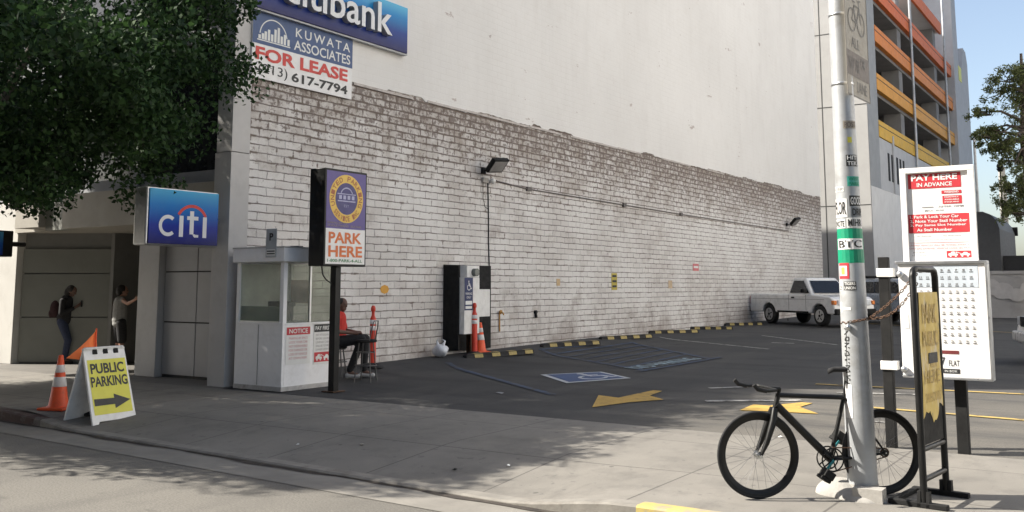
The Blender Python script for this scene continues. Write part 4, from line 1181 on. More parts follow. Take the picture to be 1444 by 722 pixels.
# conduits
def wp(px, py, out=.02): p = onX(px, py, WX + out); return (p.x, p.y, p.z)
mb = MB(); mb.tube([wp(688, 258), wp(689, 300), wp(689, 340), wp(690, 376)], .013, 8)
tag(mb.build('wall_conduit', C['dull_black'], None), 'thin dark conduit dropping from flood light to cabinet', 'conduit')
cd = thing('wall_conduit', 'long thin dark conduit running level along the block wall', 'conduit', wp(740, 266))
o_ = Vector(cd.location)
mb = MB(Matrix.Translation(-o_)); mb.tube([wp(700, 255), wp(745, 266.5), wp(850, 284), wp(960, 302), wp(1050, 316), wp(1112, 325.5)], .016, 8); mb.build('pipe', mat('conduit_grey', (.16, .14, .13), .6), cd)
for (a, b_) in ((745, 266.5), (960, 302), (880, 289)):
    p = wp(a, b_); mb = MB(Matrix.Translation(-o_)); mb.box(p[0] - .03, p[0] + .04, p[1] - .09, p[1] + .09, p[2] - .05, p[2] + .05); mb.build('junction_box', mat('box_grey', (.12, .105, .095), .6), cd)
jb = thing('camera_unit', 'small grey security camera and box under the nearer flood light', 'camera', wp(686, 255, .0), FX)
MB().box(-.22, .0, -.07, -.003, -.06, .06).build('box', C['concrete'], jb, bevel=.01)
mb = MB(); mb.ell((.12, -.10, 0), .07, .07, .07); mb.cyl((.12, -.09, .0), (.12, -.003, .0), .05); mb.build('dome', C['white'], jb)
mb = MB(); mb.tube([(-.18, -.03, -.06), (-.18, -.03, -.42), (-.1, -.03, -.62), (.02, -.03, -.66)], .008, 6); mb.build('cable', C['dull_black'], jb)
# meter cabinets
kx = WX
y0_, zt_ = zY(625, 373); yR, _ = zY(690, 376)
ub = thing('utility_cabinet', 'white metal utility cabinets on a black board against the block wall', 'cabinet', (WX, y0_, lotz(-12.6, y0_)), FX)
zb0 = lotz(-12.6, y0_)
MB().box(0, yR - y0_, -.05, -.004, 0.05, zt_ - zb0).build('backing_board', C['dull_black'], ub, bevel=.004)
MB().box(0, .06, -.42, -.05, .1, zt_ - zb0 - .02).build('side_board', C['dull_black'], ub)
def cabbox(px0, py0, px1, py1, xf, depth, name, m):
    a = onX(px0, py0, xf); b_ = onX(px1, py1, xf)
    return MB().box(a.y - y0_, b_.y - y0_, -(xf - WX), -(xf - WX) + depth, b_.z - zb0, a.z - zb0).build(name, m, ub, bevel=.008)
c1 = cabbox(655, 391, 676, 470, WX + .55, .48, 'cabinet', C['white'])
c2 = cabbox(673, 408, 691, 446, WX + .35, .30, 'cabinet', C['white'])
c3 = cabbox(659, 374.5, 676, 391, WX + .40, .34, 'meter_housing', C['white'])
p = onX(666, 384, WX + .40); mb = MB(); mb.cyl((p.y - y0_ + .05, -.40, p.z - zb0), (p.y - y0_ + .05, -.50, p.z - zb0), .085, n=18); mb.build('meter', mat('meter_glass', (.12, .13, .12), .15), ub)
a = onX(660, 390, WX + .555); sgm = thing('accessible_sign', 'small blue wheelchair parking sign stuck on the white cabinet', 'sign', (WX + .553, a.y - .12, a.z - .72), FX)
MB().box(0, .30, -.004, 0, 0, .70).build('plate', C['navy'], sgm)
mb = MB(); wheelchair(mb, lambda u, v: (.05 + u, -.006, .42 + v), .22); mb.text('PARKING', .03, .33, .24, .05, -.006); mb.text('ONLY', .07, .25, .16, .05, -.006); mb.rect(.03, .27, .12, .2, -.006); mb.rect(.03, .27, .03, .09, -.006); mb.build('lettering', C['paper'], sgm)
mb = MB(); a = onX(663, 480, WX + .3); mb.box(a.y - y0_ - .06, a.y - y0_ + .06, -.36, -.24, 0, .55); mb.build('leg', C['rust'], ub)
# trash bag
p = ground(621, 503)
mb = MB(); rs = random.Random(2)
vs = []
for j in range(9):
    ph = -PI / 2 + PI * j / 8
    for i in range(16):
        a = 2 * PI * i / 16; r = .17 * math.cos(ph) * (1 + .16 * math.sin(3 * a + j) + rs.uniform(-.08, .08)) + .01
        vs.append((r * math.cos(a) * 1.25, r * math.sin(a), .17 + .165 * math.sin(ph) * (1 + rs.uniform(-.06, .06))))
mb.add(vs, [(j * 16 + i, j * 16 + (i + 1) % 16, (j + 1) * 16 + (i + 1) % 16, (j + 1) * 16 + i) for j in range(8) for i in range(16)], True)
for s in (-1, 1): mb.tube([(s * .08, 0, .30), (s * .13, .02, .42), (s * .07, .0, .46)], [.05, .025, .01], 7)
tag(mb.build('plastic_bag', C['bag'], None), 'tied pale plastic bag on the ground beside black board', 'bag', loc=(p.x, p.y, lotz(p.x, p.y) - .01)).scale = (.8, .8, .8)
# small notices on the wall
def notice(px, py, w_, h_, m, label, lines=0, ink=None, diamond=False):
    y, z = zY(px, py)
    t = thing('wall_notice', label, 'notice', (WX + .003, y - w_ / 2, z - h_ / 2), FX)
    if diamond:
        MB().poly([(w_ / 2 + w_ / 2 * math.cos(i * PI / 4), -.004, h_ / 2 + h_ / 2 * math.sin(i * PI / 4)) for i in range(8)]).build('plate', m, t)
    else:
        MB().box(0, w_, -.006, 0, 0, h_).build('plate', m, t)
    mb = MB()
    for k in range(lines):
        zz = h_ * (1 - (k + .8) / (lines + .3)); mb.rect(w_ * .12, w_ * .88, zz, zz + h_ * .45 / (lines + .5), -.009)
    if lines: mb.build('lettering', ink or C['ink'], t)
notice(866, 397, .34, .48, mat('notice_yellow', (.45, .36, .06), .6, var=.15), 'yellow notice with black print midway along block wall', 3)
notice(787, 398, .18, .18, mat('notice_orange', (.50, .36, .20), .6, var=.15), 'small faded orange square left of the yellow notice')
notice(945, 401, .3, .25, mat('notice_orange2', (.50, .38, .25), .6, var=.15), 'faded orange patch on the wall under the pink notice')
notice(981, 377, .5, .24, mat('notice_pink', (.55, .16, .17), .6, var=.15), 'pinkish red notice on the wall toward the pickup', 1, C['paper'])
notice(542, 408, .27, .18, mat('notice_amber', (.60, .30, .04), .6, var=.1), 'small amber oval sticker on wall above the stool', 0, None, True)
y, z = zY(754, 440); mb = MB(); mb.cyl((0, -.0, 0), (0, -.06, 0), .045, n=14); mb.cyl((0, -.03, -.02), (0, -.05, -.14), .03, n=10)
tag(mb.build('wall_spout', C['dull_black'], None), 'small black pipe spout low on block wall', 'pipe', loc=(WX, y, z), rotz=FX)
y, z = zY(703, 440); mb = MB(); mb.cyl((0, 0, -.45), (0, -.0, 0), .018, n=8); mb.cyl((0, -.05, 0), (0, -.02, 0), .05, n=12); mb.tube([(0, -.03, .0), (0.0, -.1, -.02), (0, -.12, -.07)], .018, 8)
tag(mb.build('hose_tap', mat('brass', (.45, .25, .08), .4, .6), None), 'small brass hose tap on wall right of the cones', 'tap', loc=(WX + .03, y, z), rotz=FX)

# ------------------------------------------------------------------ cones and delineator posts
def cone(loc, h, label, rotz=0.0, wbase=.19):
    t = thing('traffic_cone', label, 'cone', loc, rotz, 'orange traffic cones')
    MB().box(-wbase, wbase, -wbase, wbase, 0, .035).build('base', C['orange'], t, bevel=.012)
    R0, R1 = .13, .03; rr = lambda z: R0 + (R1 - R0) * (z - .035) / (h - .035)
    MB().lathe([(rr(.035) + .02, .035), (rr(.06), .06), (rr(h - .01), h - .01), (rr(h) - .008, h)]).build('body', C['orange'], t)
    for a, b_ in ((.42, .60), (.68, .82)):
        MB().lathe([(rr(h * a) + .002, h * a), (rr(h * a) + .003, h * a + .002), (rr(h * b_) + .003, h * b_ - .002), (rr(h * b_) + .001, h * b_)]).build('reflective_band', C['reflect'], t)
    return t
p = ground(82, 577); cone((p.x, p.y, gz(p.x, p.y)), .72, 'orange cone with white bands beside the public parking sandwich board', .4)
p = ground(682, 497); p = Vector((min(p.x, -12.45), p.y, 0)); cone((p.x, p.y, lotz(p.x, p.y) - .01), .66, 'orange cone with white bands by the white cabinets', .9)
def delin(loc, h, label):
    t = thing('delineator_post', label, 'delineator', loc, 0, 'red delineator posts')
    MB().lathe([(.20, 0), (.20, .03), (.11, .07), (.07, .09)]).build('base', C['rubber'], t)
    MB().lathe([(.065, .07), (.058, h * .78), (.05, h * .80), (.03, h * .84), (.028, h * .90), (.045, h * .92), (.045, h * .96), (.025, h)]).build('post', C['red_plastic'], t)
    for a in (.60, .70):
        MB().lathe([(.062, h * a), (.0635, h * a + .002), (.0625, h * (a + .07)), (.060, h * (a + .07))]).build('reflective_band', C['reflect'], t)
    return t
p = ground(669, 496); p = Vector((-12.22, onX(669, 495, -12.22).y, 0)); delin((p.x, p.y, lotz(p.x, p.y) - .01), 1.12, 'red delineator post with white bands in front of white cabinets')
p = onX(525, 518, -12.25); delin((-12.25, p.y, lotz(-12.25, p.y) - .01), 1.15, 'red delineator post behind the chrome stool by wall')

# ------------------------------------------------------------------ attendant's booth
bo = thing('attendant_booth', 'small white parking attendant booth with windows beside the bank corner', 'booth', (-12.55, 10.76, 0))
bw, bd = 1.10, 1.20   # along x, along y
def bb(name, m, *a, **k): return MB().box(*a).build(name, m, bo, **k)
bb('floor', C['deck'], 0.02, bw - .02, .02, bd - .02, .0, .06)
bb('front_panel', C['booth'], 0, bw, 0, .05, .03, 1.06, bevel=.004)
bb('side_panel', C['booth'], bw - .05, bw, .052, bd - .052, .03, 1.06, bevel=.004)
bb('side_panel', C['booth'], 0, .05, .052, bd - .052, .03, 2.02, bevel=.004)
bb('back_panel', C['booth'], 0, bw, bd - .05, bd, .03, 1.06, bevel=.004)
for (x, y) in ((0, 0), (bw - .08, 0), (0, bd - .08), (bw - .08, bd - .08)):
    bb('corner_post', C['booth'], x, x + .08, y, y + .08, 1.06, 2.02, bevel=.004)
bb('counter', mat('counter_grey', (.35, .36, .36), .5), .06, bw - .06, .06, .45, 1.02, 1.07)
bb('till', C['dull_black'], .62, .98, .12, .38, 1.32, 1.40)
MB().box(.82, .86, .2, .3, 1.07, 1.32).build('till_stand', C['dull_black'], bo)
film = glass('booth_glass', (.90, .92, .88), .04, .22, (.50, .50, .45))
for nm, a in (('front_window', (.08, bw - .08, .02, .028, 1.06, 2.0)), ('side_window', (bw - .028, bw - .02, .08, bd - .08, 1.06, 2.0)), ('back_window', (.08, bw - .08, bd - .028, bd - .02, 1.06, 2.0))):
    w_o = bb(nm, film, *a)
    if nm == 'side_window': MB().box(bw - .045, bw - .005, bd * .5 - .018, bd * .5 + .018, 1.065, 2.0).build('window_frame', C['alu'], w_o)
    if nm == 'front_window': MB().box(.08, bw - .08, .005, .045, 1.06, 1.085).build('window_frame', C['alu'], w_o)
bb('roof', C['booth'], -.05, bw + .06, -.06, bd + .06, 2.03, 2.26, bevel=.015)
bb('blind', mat('green_film', (.20, .27, .24), .6), .085, bw - .085, .034, .036, 1.09, 1.32)
bb('skirting', mat('scuffed_grey', (.42, .41, .40), .6, var=.15, scale=8, dirt=(.2, .18, .16), dirt_amt=.8), -.006, bw + .006, -.006, bd + .006, .0, .07)
bb('front_trim', C['booth'], .05, bw - .05, -.012, -.001, 1.035, 1.06)
bb('side_trim', C['booth'], bw + .0012, bw + .012, .05, bd - .05, 1.035, 1.06)
bb('roof_flashing', mat('flashing_grey', (.45, .45, .46), .45, .4, var=.1), -.056, bw + .066, -.066, bd + .066, 2.255, 2.275)
bb('chair_back', C['dull_black'], .25, .62, .62, .70, .95, 1.36, bevel=.03)
bb('wall_board', mat('cork', (.28, .18, .10), .8), .06, .5, bd - .075, bd - .055, 1.35, 1.75)
bb('door_seam', C['joint'], .545, .551, -.004, .002, .08, 1.03)
# the booth notices
def paper_sign(px0, py0, px1, py1, label, build):
    a = onX(px0, py0, -11.44); b_ = onX(px1, py1, -11.44); w_ = b_.y - a.y; h_ = a.z - b_.z
    t = thing('booth_notice', label, 'notice', (-11.446, a.y, b_.z), FX); MB().box(0, w_, -.003, 0, 0, h_).build('sheet', C['paper'], t); build(t, w_, h_)
def n1(t, w, h):
    MB().rect(w * .02, w * .98, h * .78, h * .98, -.005).build('red_band', C['red'], t)
    mb = MB(); mb.text('NOTICE', w * .12, h * .82, w * .76, h * .12, -.007, .02); mb.build('white_lettering', C['paper'], t)
    mb = MB()
    for k, s in enumerate(('PARKING BY SPACE', 'LOCK YOUR CAR', 'NOT RESPONSIBLE', 'FOR DAMAGE OR', 'LOSS OF VEHICLE', 'AT OWN RISK')):
        mb.text(s, w * .12, h * (.66 - .105 * k), w * .76, h * .06, -.005, .0)
    mb.build('red_lettering', C['pale_red'], t)
def n2(t, w, h):
    MB().rect(w * .02, w * .98, h * .80, h * .99, -.005).build('black_band', C['ink'], t)
    mb = MB(); mb.text('PAY FIRST', w * .08, h * .845, w * .84, h * .10, -.007, .02); mb.build('white_lettering', C['paper'], t)
    MB().rect(w * .04, w * .96, h * .06, h * .30, -.005).build('red_band', C['red'], t)
    mb = MB(); tow_truck(mb, w * .12, h * .09, w * .76, h * .17, -.007); mb.build('tow_symbol', C['paper'], t)
    mb = MB()
    for k in range(5): mb.text(('PAY ATTENDANT', 'BEFORE LEAVING', 'UNPAID CARS', 'WILL BE TOWED', 'OWNERS EXPENSE')[k], w * .12, h * (.70 - .09 * k), w * .76, h * .05, -.005)
    mb.build('grey_lettering', C['grey_ink'], t)
def tow_truck(mb, x, z, w, h, y):
    """tow truck lifting a car, in silhouette"""
    T = lambda pts: mb.poly([(x + a * w, y, z + c * h) for a, c in pts])
    T([(.0, .25), (.0, .62), (.10, .68), (.16, .95), (.30, .95), (.30, .55), (.44, .55), (.44, .25)])
    T([(.32, .6), (.36, .95), (.60, .62), (.58, .56), (.38, .80), (.38, .58)])
    T([(.55, .30), (.56, .52), (.66, .60), (.72, .86), (.86, .84), (.92, .58), (1.0, .52), (1.0, .30)])
    for a in (.10, .34, .64, .90): mb.disc(x + a * w, z + .18 * h, .17 * h, y, 12)
paper_sign(404, 461, 437, 512, 'white sheet headed notice in red on booth side', n1)
paper_sign(443, 457, 467.5, 512, 'white pay first sheet with black heading on the booth side', n2)
a = onX(384, 326, -11.52)
a = onY(383, 345, 10.7); rs_ = thing('roof_sign', 'small grey upright sign with black symbol on booth roof edge', 'sign', (a.x - .12, 10.70, 2.10), 0)
MB().box(0, .24, -.012, .0, 0, .46).build('plate', mat('sign_grey', (.38, .40, .42), .5), rs_, bevel=.003)
mb = MB(); mb.text('P', .08, .27, .09, .12, -.014, .04); mb.rect(.03, .21, .05, .07, -.014); mb.rect(.03, .21, .09, .11, -.014); mb.build('lettering', C['ink'], rs_)
MB().rect(.02, .22, .03, .13, -.0132).build('lower_plate', C['paper'], rs_)
a = onY(408, 344, 11.3); tag(MB().box(-.1, .1, -.06, .06, 0, .05).build('roof_box', C['black'], None, bevel=.01), 'small flat black box on the booth roof', 'box', loc=(-11.85, 11.4, 2.262))

# ------------------------------------------------------------------ PARK HERE sign
sp_ = ground(471, 552)
SX = sp_.x + .14
a = onX(459, 236, SX); b_ = onX(518, 243, SX); c_ = onX(459, 375, SX)
ps = thing('parking_sign', 'black cased purple and white park here sign on a post', 'sign', (SX, a.y, 0), FX)
w = b_.y - a.y; zb = c_.z; h = a.z - zb
MB().box(0, w, 0.0, .33, zb, zb + h).build('case', C['black'], ps, bevel=.012)
MB().rect(.035, w - .035, zb + .035, zb + h * .385, -.003).build('white_panel', C['sign_white'], ps)
MB().rect(.035, w - .035, zb + h * .385, zb + h - .035, -.003).build('purple_panel', C['purple'], ps)
mb = MB(); mb.disc(w * .5, zb + h * .70, w * .40, -.0055, 40, w * .265); mb.build('gold_ring', C['gold'], ps)
mb = MB(); mb.disc(w * .5, zb + h * .70, w * .262, -.005, 32); mb.build('purple_disc', mat('deep_purple', (.05, .045, .17), .45), ps)
def ring_text(mb, s, cx, cz, r, hh, a0, a1, y, flip=False):
    n_ = len(s)
    for i, ch in enumerate(s):
        if ch == ' ': continue
        t_ = a0 + (a1 - a0) * (i + .5) / n_
        v, f = glyphs(ch, .02, 1.0); wd = abs(a1 - a0) * r / n_ * .8
        ca, sa = math.cos(t_), math.sin(t_)
        up_ = (ca, sa) if not flip else (-ca, -sa); rt_ = (sa, -ca) if not flip else (-sa, ca)
        mb.add([(cx + ca * r + rt_[0] * (p_[0] - .5) * wd + up_[0] * (p_[1] - .5) * hh, y, cz + sa * r + rt_[1] * (p_[0] - .5) * wd + up_[1] * (p_[1] - .5) * hh) for p_ in v], f, False)
mb = MB(); ring_text(mb, 'UNITED PARKING', w * .5, zb + h * .70, w * .333, w * .085, R(205), R(-25), -.008); ring_text(mb, 'SERVICE INC', w * .5, zb + h * .70, w * .333, w * .085, R(215), R(325), -.008, True)
mb.build('ring_lettering', mat('brown_ink', (.36, .12, .05), .5), ps)
mb = MB()
cz_ = zb + h * .70
mb.disc(w * .5, cz_ + w * .03, w * .16, -.008, 16, w * .14, R(25), R(155)); mb.box(w * .29, w * .71, -.0085, -.0075, cz_ - w * .05, cz_ - w * .03)
for k in range(4): mb.rect(w * (.32 + .1 * k), w * (.385 + .1 * k), cz_ - w * .01, cz_ + w * .055, -.008)
mb.rect(w * .28, w * .72, cz_ + w * .07, cz_ + w * .085, -.008); mb.text('EST', w * .44, cz_ - w * .14, w * .12, w * .04, -.008)
mb.build('emblem', mat('emblem_lilac', (.38, .38, .55), .5), ps)
mb = MB(); mb.text('PARKING SERVICE', w * .07, zb + h * .435, w * .45, h * .018, -.006); mb.text('24 HOUR PARKING   SELF PARK', w * .07, zb + h * .405, w * .8, h * .02, -.006); mb.build('small_lettering', mat('tan_ink', (.3, .24, .2), .5), ps)
mb = MB(); mb.text('PARK', w * .10, zb + h * .235, w * .78, h * .115, -.006, .03); mb.text('HERE', w * .10, zb + h * .095, w * .80, h * .115, -.006, .03); mb.build('lettering', C['orange_ink'], ps)
mb = MB(); mb.text('1-800-PARK-4-ALL', w * .08, zb + h * .042, w * .82, h * .032, -.006, .02); mb.build('phone_lettering', C['green_ink'], ps)
MB().box(w * .5 - .10, w * .5 + .02, .10, .22, 0, zb - .002).build('post', C['black'], ps, bevel=.008)
MB().box(w * .5 - .17, w * .5 + .09, .03, .29, 0, .012).build('base_plate', C['rust'], ps)
mb = MB(); mb.tube([(.13, .16, zb - .003), (.15, .16, zb - .12), (.22, .16, zb - .2), (w * .5 - .11, .16, zb - .28)], .011, 8); mb.build('cable', C['black'], ps)

# ------------------------------------------------------------------ people
def capsule(mb, a, b, ra, rb):
    a = Vector(a); b = Vector(b)
    mb.tube([a, b], [ra, rb], 12); mb.ell(a, ra, ra, ra, 12, 8); mb.ell(b, rb, rb, rb, 12, 8)
def fuse(name, mb, m, parent, voxel):
    o = mb.build(name, m, parent)
    r = o.modifiers.new('remesh', 'REMESH'); r.mode = 'VOXEL'; r.voxel_size = voxel; r.use_smooth_shade = True
    s = o.modifiers.new('smooth', 'SMOOTH'); s.factor = .5; s.iterations = 4
    return o
def head(mb, c, yaw, tilt=0.0, s=1.0):
    """skull, jaw, nose, brows, ears; faces local +x turned by yaw"""
    M0 = mb.M; mb.M = M0 @ Matrix.Translation(c) @ Matrix.Rotation(yaw, 4, 'Z') @ Matrix.Rotation(tilt, 4, 'Y') @ Matrix.Scale(s, 4)
    mb.ell((0, 0, .015), .096, .076, .105); mb.ell((.03, 0, -.06), .062, .055, .06)
    mb.ell((.098, 0, -.012), .018, .013, .024); mb.ell((.088, 0, -.06), .012, .024, .008); mb.ell((.082, 0, .03), .016, .045, .010)
    for q in (-1, 1): mb.ell((-.005, q * .077, -.008), .022, .011, .032)
    mb.M = M0
def hand(mb, wrist, d, side, curl=.5):
    """palm, four fingers and a thumb leaving the palm's side"""
    w_ = Vector(wrist); d = Vector(d).normalized(); s_ = Vector(side).normalized(); n_ = d.cross(s_)
    capsule(mb, w_, w_ + d * .075, .026, .034)
    for k in range(4):
        b0 = w_ + d * .085 + s_ * (.028 - .019 * k); L = (.040, .046, .043, .034)[k]
        m_ = b0 + (d * .8 + n_ * .5 * curl) * L; e_ = m_ + (d * .45 + n_ * curl) * L * .8
        capsule(mb, b0, m_, .0095, .009); capsule(mb, m_, e_, .009, .0078)
    b0 = w_ + d * .03 + s_ * .03; m_ = b0 + (d * .6 + s_ * .7) * .04; capsule(mb, b0, m_, .012, .0105); capsule(mb, m_, m_ + (d * .9 + n_ * .3) * .032, .0105, .009)
V = Vector
def eyes(parent, c, yaw, tilt=0.0):
    mb = MB(Matrix.Translation(c) @ Matrix.Rotation(yaw, 4, 'Z') @ Matrix.Rotation(tilt, 4, 'Y'))
    for q in (-1, 1): mb.ell((.078, q * .032, .010), .012, .014, .009)
    return mb.build('eye', C['ink'], parent)

# pedestrian looking at a phone, with backpack, walking to the right past the recess
p = ground(88, 512)
sc_h = 1.0
w1 = thing('person', 'person in dark hoodie and jeans with a dark maroon backpack looking at phone', 'person', (p.x, p.y, 0), R(25))
B = MB()   # local +x is where they walk
capsule(B, (.0, .0, .90), (.02, 0, 1.12), .13, .125); capsule(B, (.02, 0, 1.12), (.05, 0, 1.32), .135, .12)
capsule(B, (.06, 0, 1.36), (.11, 0, 1.45), .055, .05); head(B, (.155, 0, 1.53), R(-8), R(28))
for s, knee, ank in ((-1, (.16, -.09, .50), (.10, -.09, .09)), (1, (-.02, .09, .50), (-.28, .09, .13))):
    capsule(B, (0, s * .09, .90), knee, .085, .058); capsule(B, knee, ank, .055, .038); capsule(B, ank, (ank[0] + .15, ank[1], ank[2] - .05), .042, .034)
for s in (-1, 1):
    capsule(B, (.05, s * .18, 1.33), (.06, s * .22, 1.07), .05, .04); capsule(B, (.06, s * .22, 1.07), (.27, s * .08, 1.19), .038, .028)
    hand(B, (.28, s * .07, 1.20), (.6, -s * .4, .5), (0, s * -1, .2), .7)
fuse('body', B, C['skin_dark'], w1, .008); eyes(w1, (.155, 0, 1.53), R(-8), R(28))
H = MB(); capsule(H, (0, 0, .93), (.02, 0, 1.14), .165, .155); capsule(H, (.02, 0, 1.14), (.05, 0, 1.32), .16, .15); capsule(H, (.05, -.16, 1.33), (.05, .16, 1.33), .075, .075)
for s in (-1, 1): capsule(H, (.05, s * .18, 1.33), (.06, s * .22, 1.07), .068, .058); capsule(H, (.06, s * .22, 1.07), (.24, s * .1, 1.17), .055, .045)
capsule(H, (-.02, 0, 1.40), (.03, 0, 1.42), .075, .07)
fuse('hoodie', H, C['cloth_black'], w1, .014)
T_ = MB()
for s, knee, ank in ((-1, (.16, -.09, .50), (.10, -.09, .12)), (1, (-.02, .09, .50), (-.27, .09, .16))):
    capsule(T_, (0, s * .085, .88), knee, .108, .076); capsule(T_, knee, ank, .074, .06)
fuse('jeans', T_, C['denim'], w1, .014)
for s, ank in ((-1, (.10, -.09, .06)), (1, (-.27, .09, .10))):
    Sh = MB(); capsule(Sh, (ank[0] - .04, ank[1], ank[2] - .01), (ank[0] + .16, ank[1], ank[2] - .02 if s < 0 else ank[2] - .05), .05, .042); fuse('shoe', Sh, C['dull_black'], w1, .012)
Hr = MB(); Hr.ell((.125, 0, 1.57), .112, .098, .105); Hr.ell((.05, 0, 1.50), .075, .095, .12); fuse('hair', Hr, C['hair'], w1, .01)
Bp = MB(); Bp.ell((-.20, 0, 1.16), .13, .15, .22); Bp.ell((-.27, 0, 1.06), .09, .13, .13)
bp = fuse('backpack', Bp, C['maroon'], w1, .014)
bp.parent = None; tag(bp, 'dark maroon backpack on the back of the person with the phone', 'backpack', loc=(p.x, p.y, 0), rotz=R(25))
ph = MB(); ph.box(-.008, .008, -.036, .036, -.07, .07); pho = ph.build('phone', C['ink'], None, bevel=.006)
mph = Matrix.Translation((p.x, p.y, 0)) @ Matrix.Rotation(R(25), 4, 'Z') @ Matrix.Translation((.38, 0, 1.27))
pho.matrix_world = mph; tag(pho, 'dark phone held up by the person with the backpack', 'phone')
# pedestrian seen from behind, one arm out to the door pier
p = ground(166, 511)
w2 = thing('person', 'person in grey sleeveless top and black shorts reaching to the pier', 'person', (p.x, p.y, 0), R(75))
B = MB()
capsule(B, (0, 0, .90), (0, 0, 1.12), .125, .12); capsule(B, (0, 0, 1.12), (0, 0, 1.32), .13, .12)
capsule(B, (0, 0, 1.36), (.02, 0, 1.46), .052, .048); head(B, (.04, 0, 1.54), R(-15))
for s in (-1, 1):
    capsule(B, (0, s * .09, .90), (.03, s * .10, .50), .088, .058); capsule(B, (.03, s * .10, .50), (-.02, s * .10, .08), .055, .038); capsule(B, (-.02, s * .10, .07), (.14, s * .12, .04), .042, .034)
# left arm hangs, right arm (local -y) stretches out
capsule(B, (0, .17, 1.34), (-.02, .24, 1.07), .046, .038); capsule(B, (-.02, .24, 1.07), (.02, .27, .85), .036, .027); hand(B, (.02, .27, .84), (.1, .05, -1), (.9, 0, 0), .4)
capsule(B, (0, -.17, 1.34), (.0, -.42, 1.28), .046, .038); capsule(B, (.0, -.42, 1.28), (.05, -.66, 1.36), .036, .027); hand(B, (.05, -.67, 1.365), (.2, -.9, .35), (0, .35, .9), .3)
fuse('body', B, C['skin'], w2, .008); eyes(w2, (.04, 0, 1.54), R(-15))
H = MB(); capsule(H, (0, 0, .93), (0, 0, 1.14), .158, .15); capsule(H, (0, 0, 1.14), (0, 0, 1.30), .155, .145); capsule(H, (0, -.12, 1.35), (0, .12, 1.35), .06, .06); H.ell((0, 0, .86), .15, .165, .1)
fuse('top', H, C['cloth_grey'], w2, .014)
T_ = MB()
for s in (-1, 1): capsule(T_, (0, s * .085, .88), (.03, s * .10, .52), .112, .095)
fuse('shorts', T_, C['cloth_black'], w2, .014)
for s in (-1, 1):
    Sh = MB(); capsule(Sh, (-.04, s * .1, .05), (.14, s * .12, .04), .05, .042); fuse('shoe', Sh, C['dull_black'], w2, .012)
Hr = MB(); Hr.ell((.005, 0, 1.57), .105, .09, .105); Hr.ell((-.05, 0, 1.53), .06, .08, .10); fuse('hair', Hr, C['hair'], w2, .01)
# attendant sitting on a chair behind the sign post
p = onX(480, 530, -12.0); sx_, sy_ = -12.05, onX(474, 500, -12.05).y + .03
zf = lotz(sx_, sy_) - .012
w3 = thing('person', 'seated attendant in red shirt and black trousers behind the sign post', 'person', (sx_, sy_, zf), R(28))
B = MB()
capsule(B, (0, 0, .64), (-.02, 0, .86), .13, .125); capsule(B, (-.02, 0, .86), (.01, 0, 1.06), .135, .125)
capsule(B, (.02, 0, 1.10), (.05, 0, 1.19), .055, .05); head(B, (.07, 0, 1.28), R(-20), R(8))
for s in (-1, 1):
    kn = (.47, s * .12, .68); an = (.36 + .1 * s, s * .10, .10)
    capsule(B, (0, s * .09, .63), kn, .09, .06); capsule(B, kn, an, .055, .038); capsule(B, an, (an[0] + .16, an[1], .05), .042, .034)
    capsule(B, (0, s * .18, 1.07), (.06, s * .25, .82), .05, .042); capsule(B, (.06, s * .25, .82), (.29, s * .14, .79), .04, .03); hand(B, (.30, s * .135, .79), (.9, -s * .25, -.1), (0, -s, .2), .5)
fuse('body', B, C['skin_dark'], w3, .008); eyes(w3, (.07, 0, 1.28), R(-20), R(8))
H = MB(); capsule(H, (0, 0, .66), (-.02, 0, .88), .165, .155); capsule(H, (-.02, 0, .88), (.0, 0, 1.04), .16, .15); capsule(H, (0, -.14, 1.07), (0, .14, 1.07), .075, .075)
for s in (-1, 1): capsule(H, (0, s * .18, 1.07), (.05, s * .24, .87), .068, .062)
fuse('shirt', H, C['cloth_red'], w3, .014)
T_ = MB()
for s in (-1, 1):
    capsule(T_, (0, s * .085, .63), (.47, s * .12, .68), .115, .08); capsule(T_, (.47, s * .12, .68), (.36 + .1 * s, s * .10, .15), .078, .062)
fuse('trousers', T_, C['cloth_black'], w3, .014)
for s in (-1, 1):
    Sh = MB(); x0_ = .36 + .1 * s; capsule(Sh, (x0_ - .04, s * .1, .05), (x0_ + .16, s * .1, .045), .05, .042); fuse('shoe', Sh, C['shoe'], w3, .012)
Hr = MB(); Hr.ell((.055, 0, 1.315), .10, .085, .088); fuse('hair', Hr, C['hair'], w3, .01)
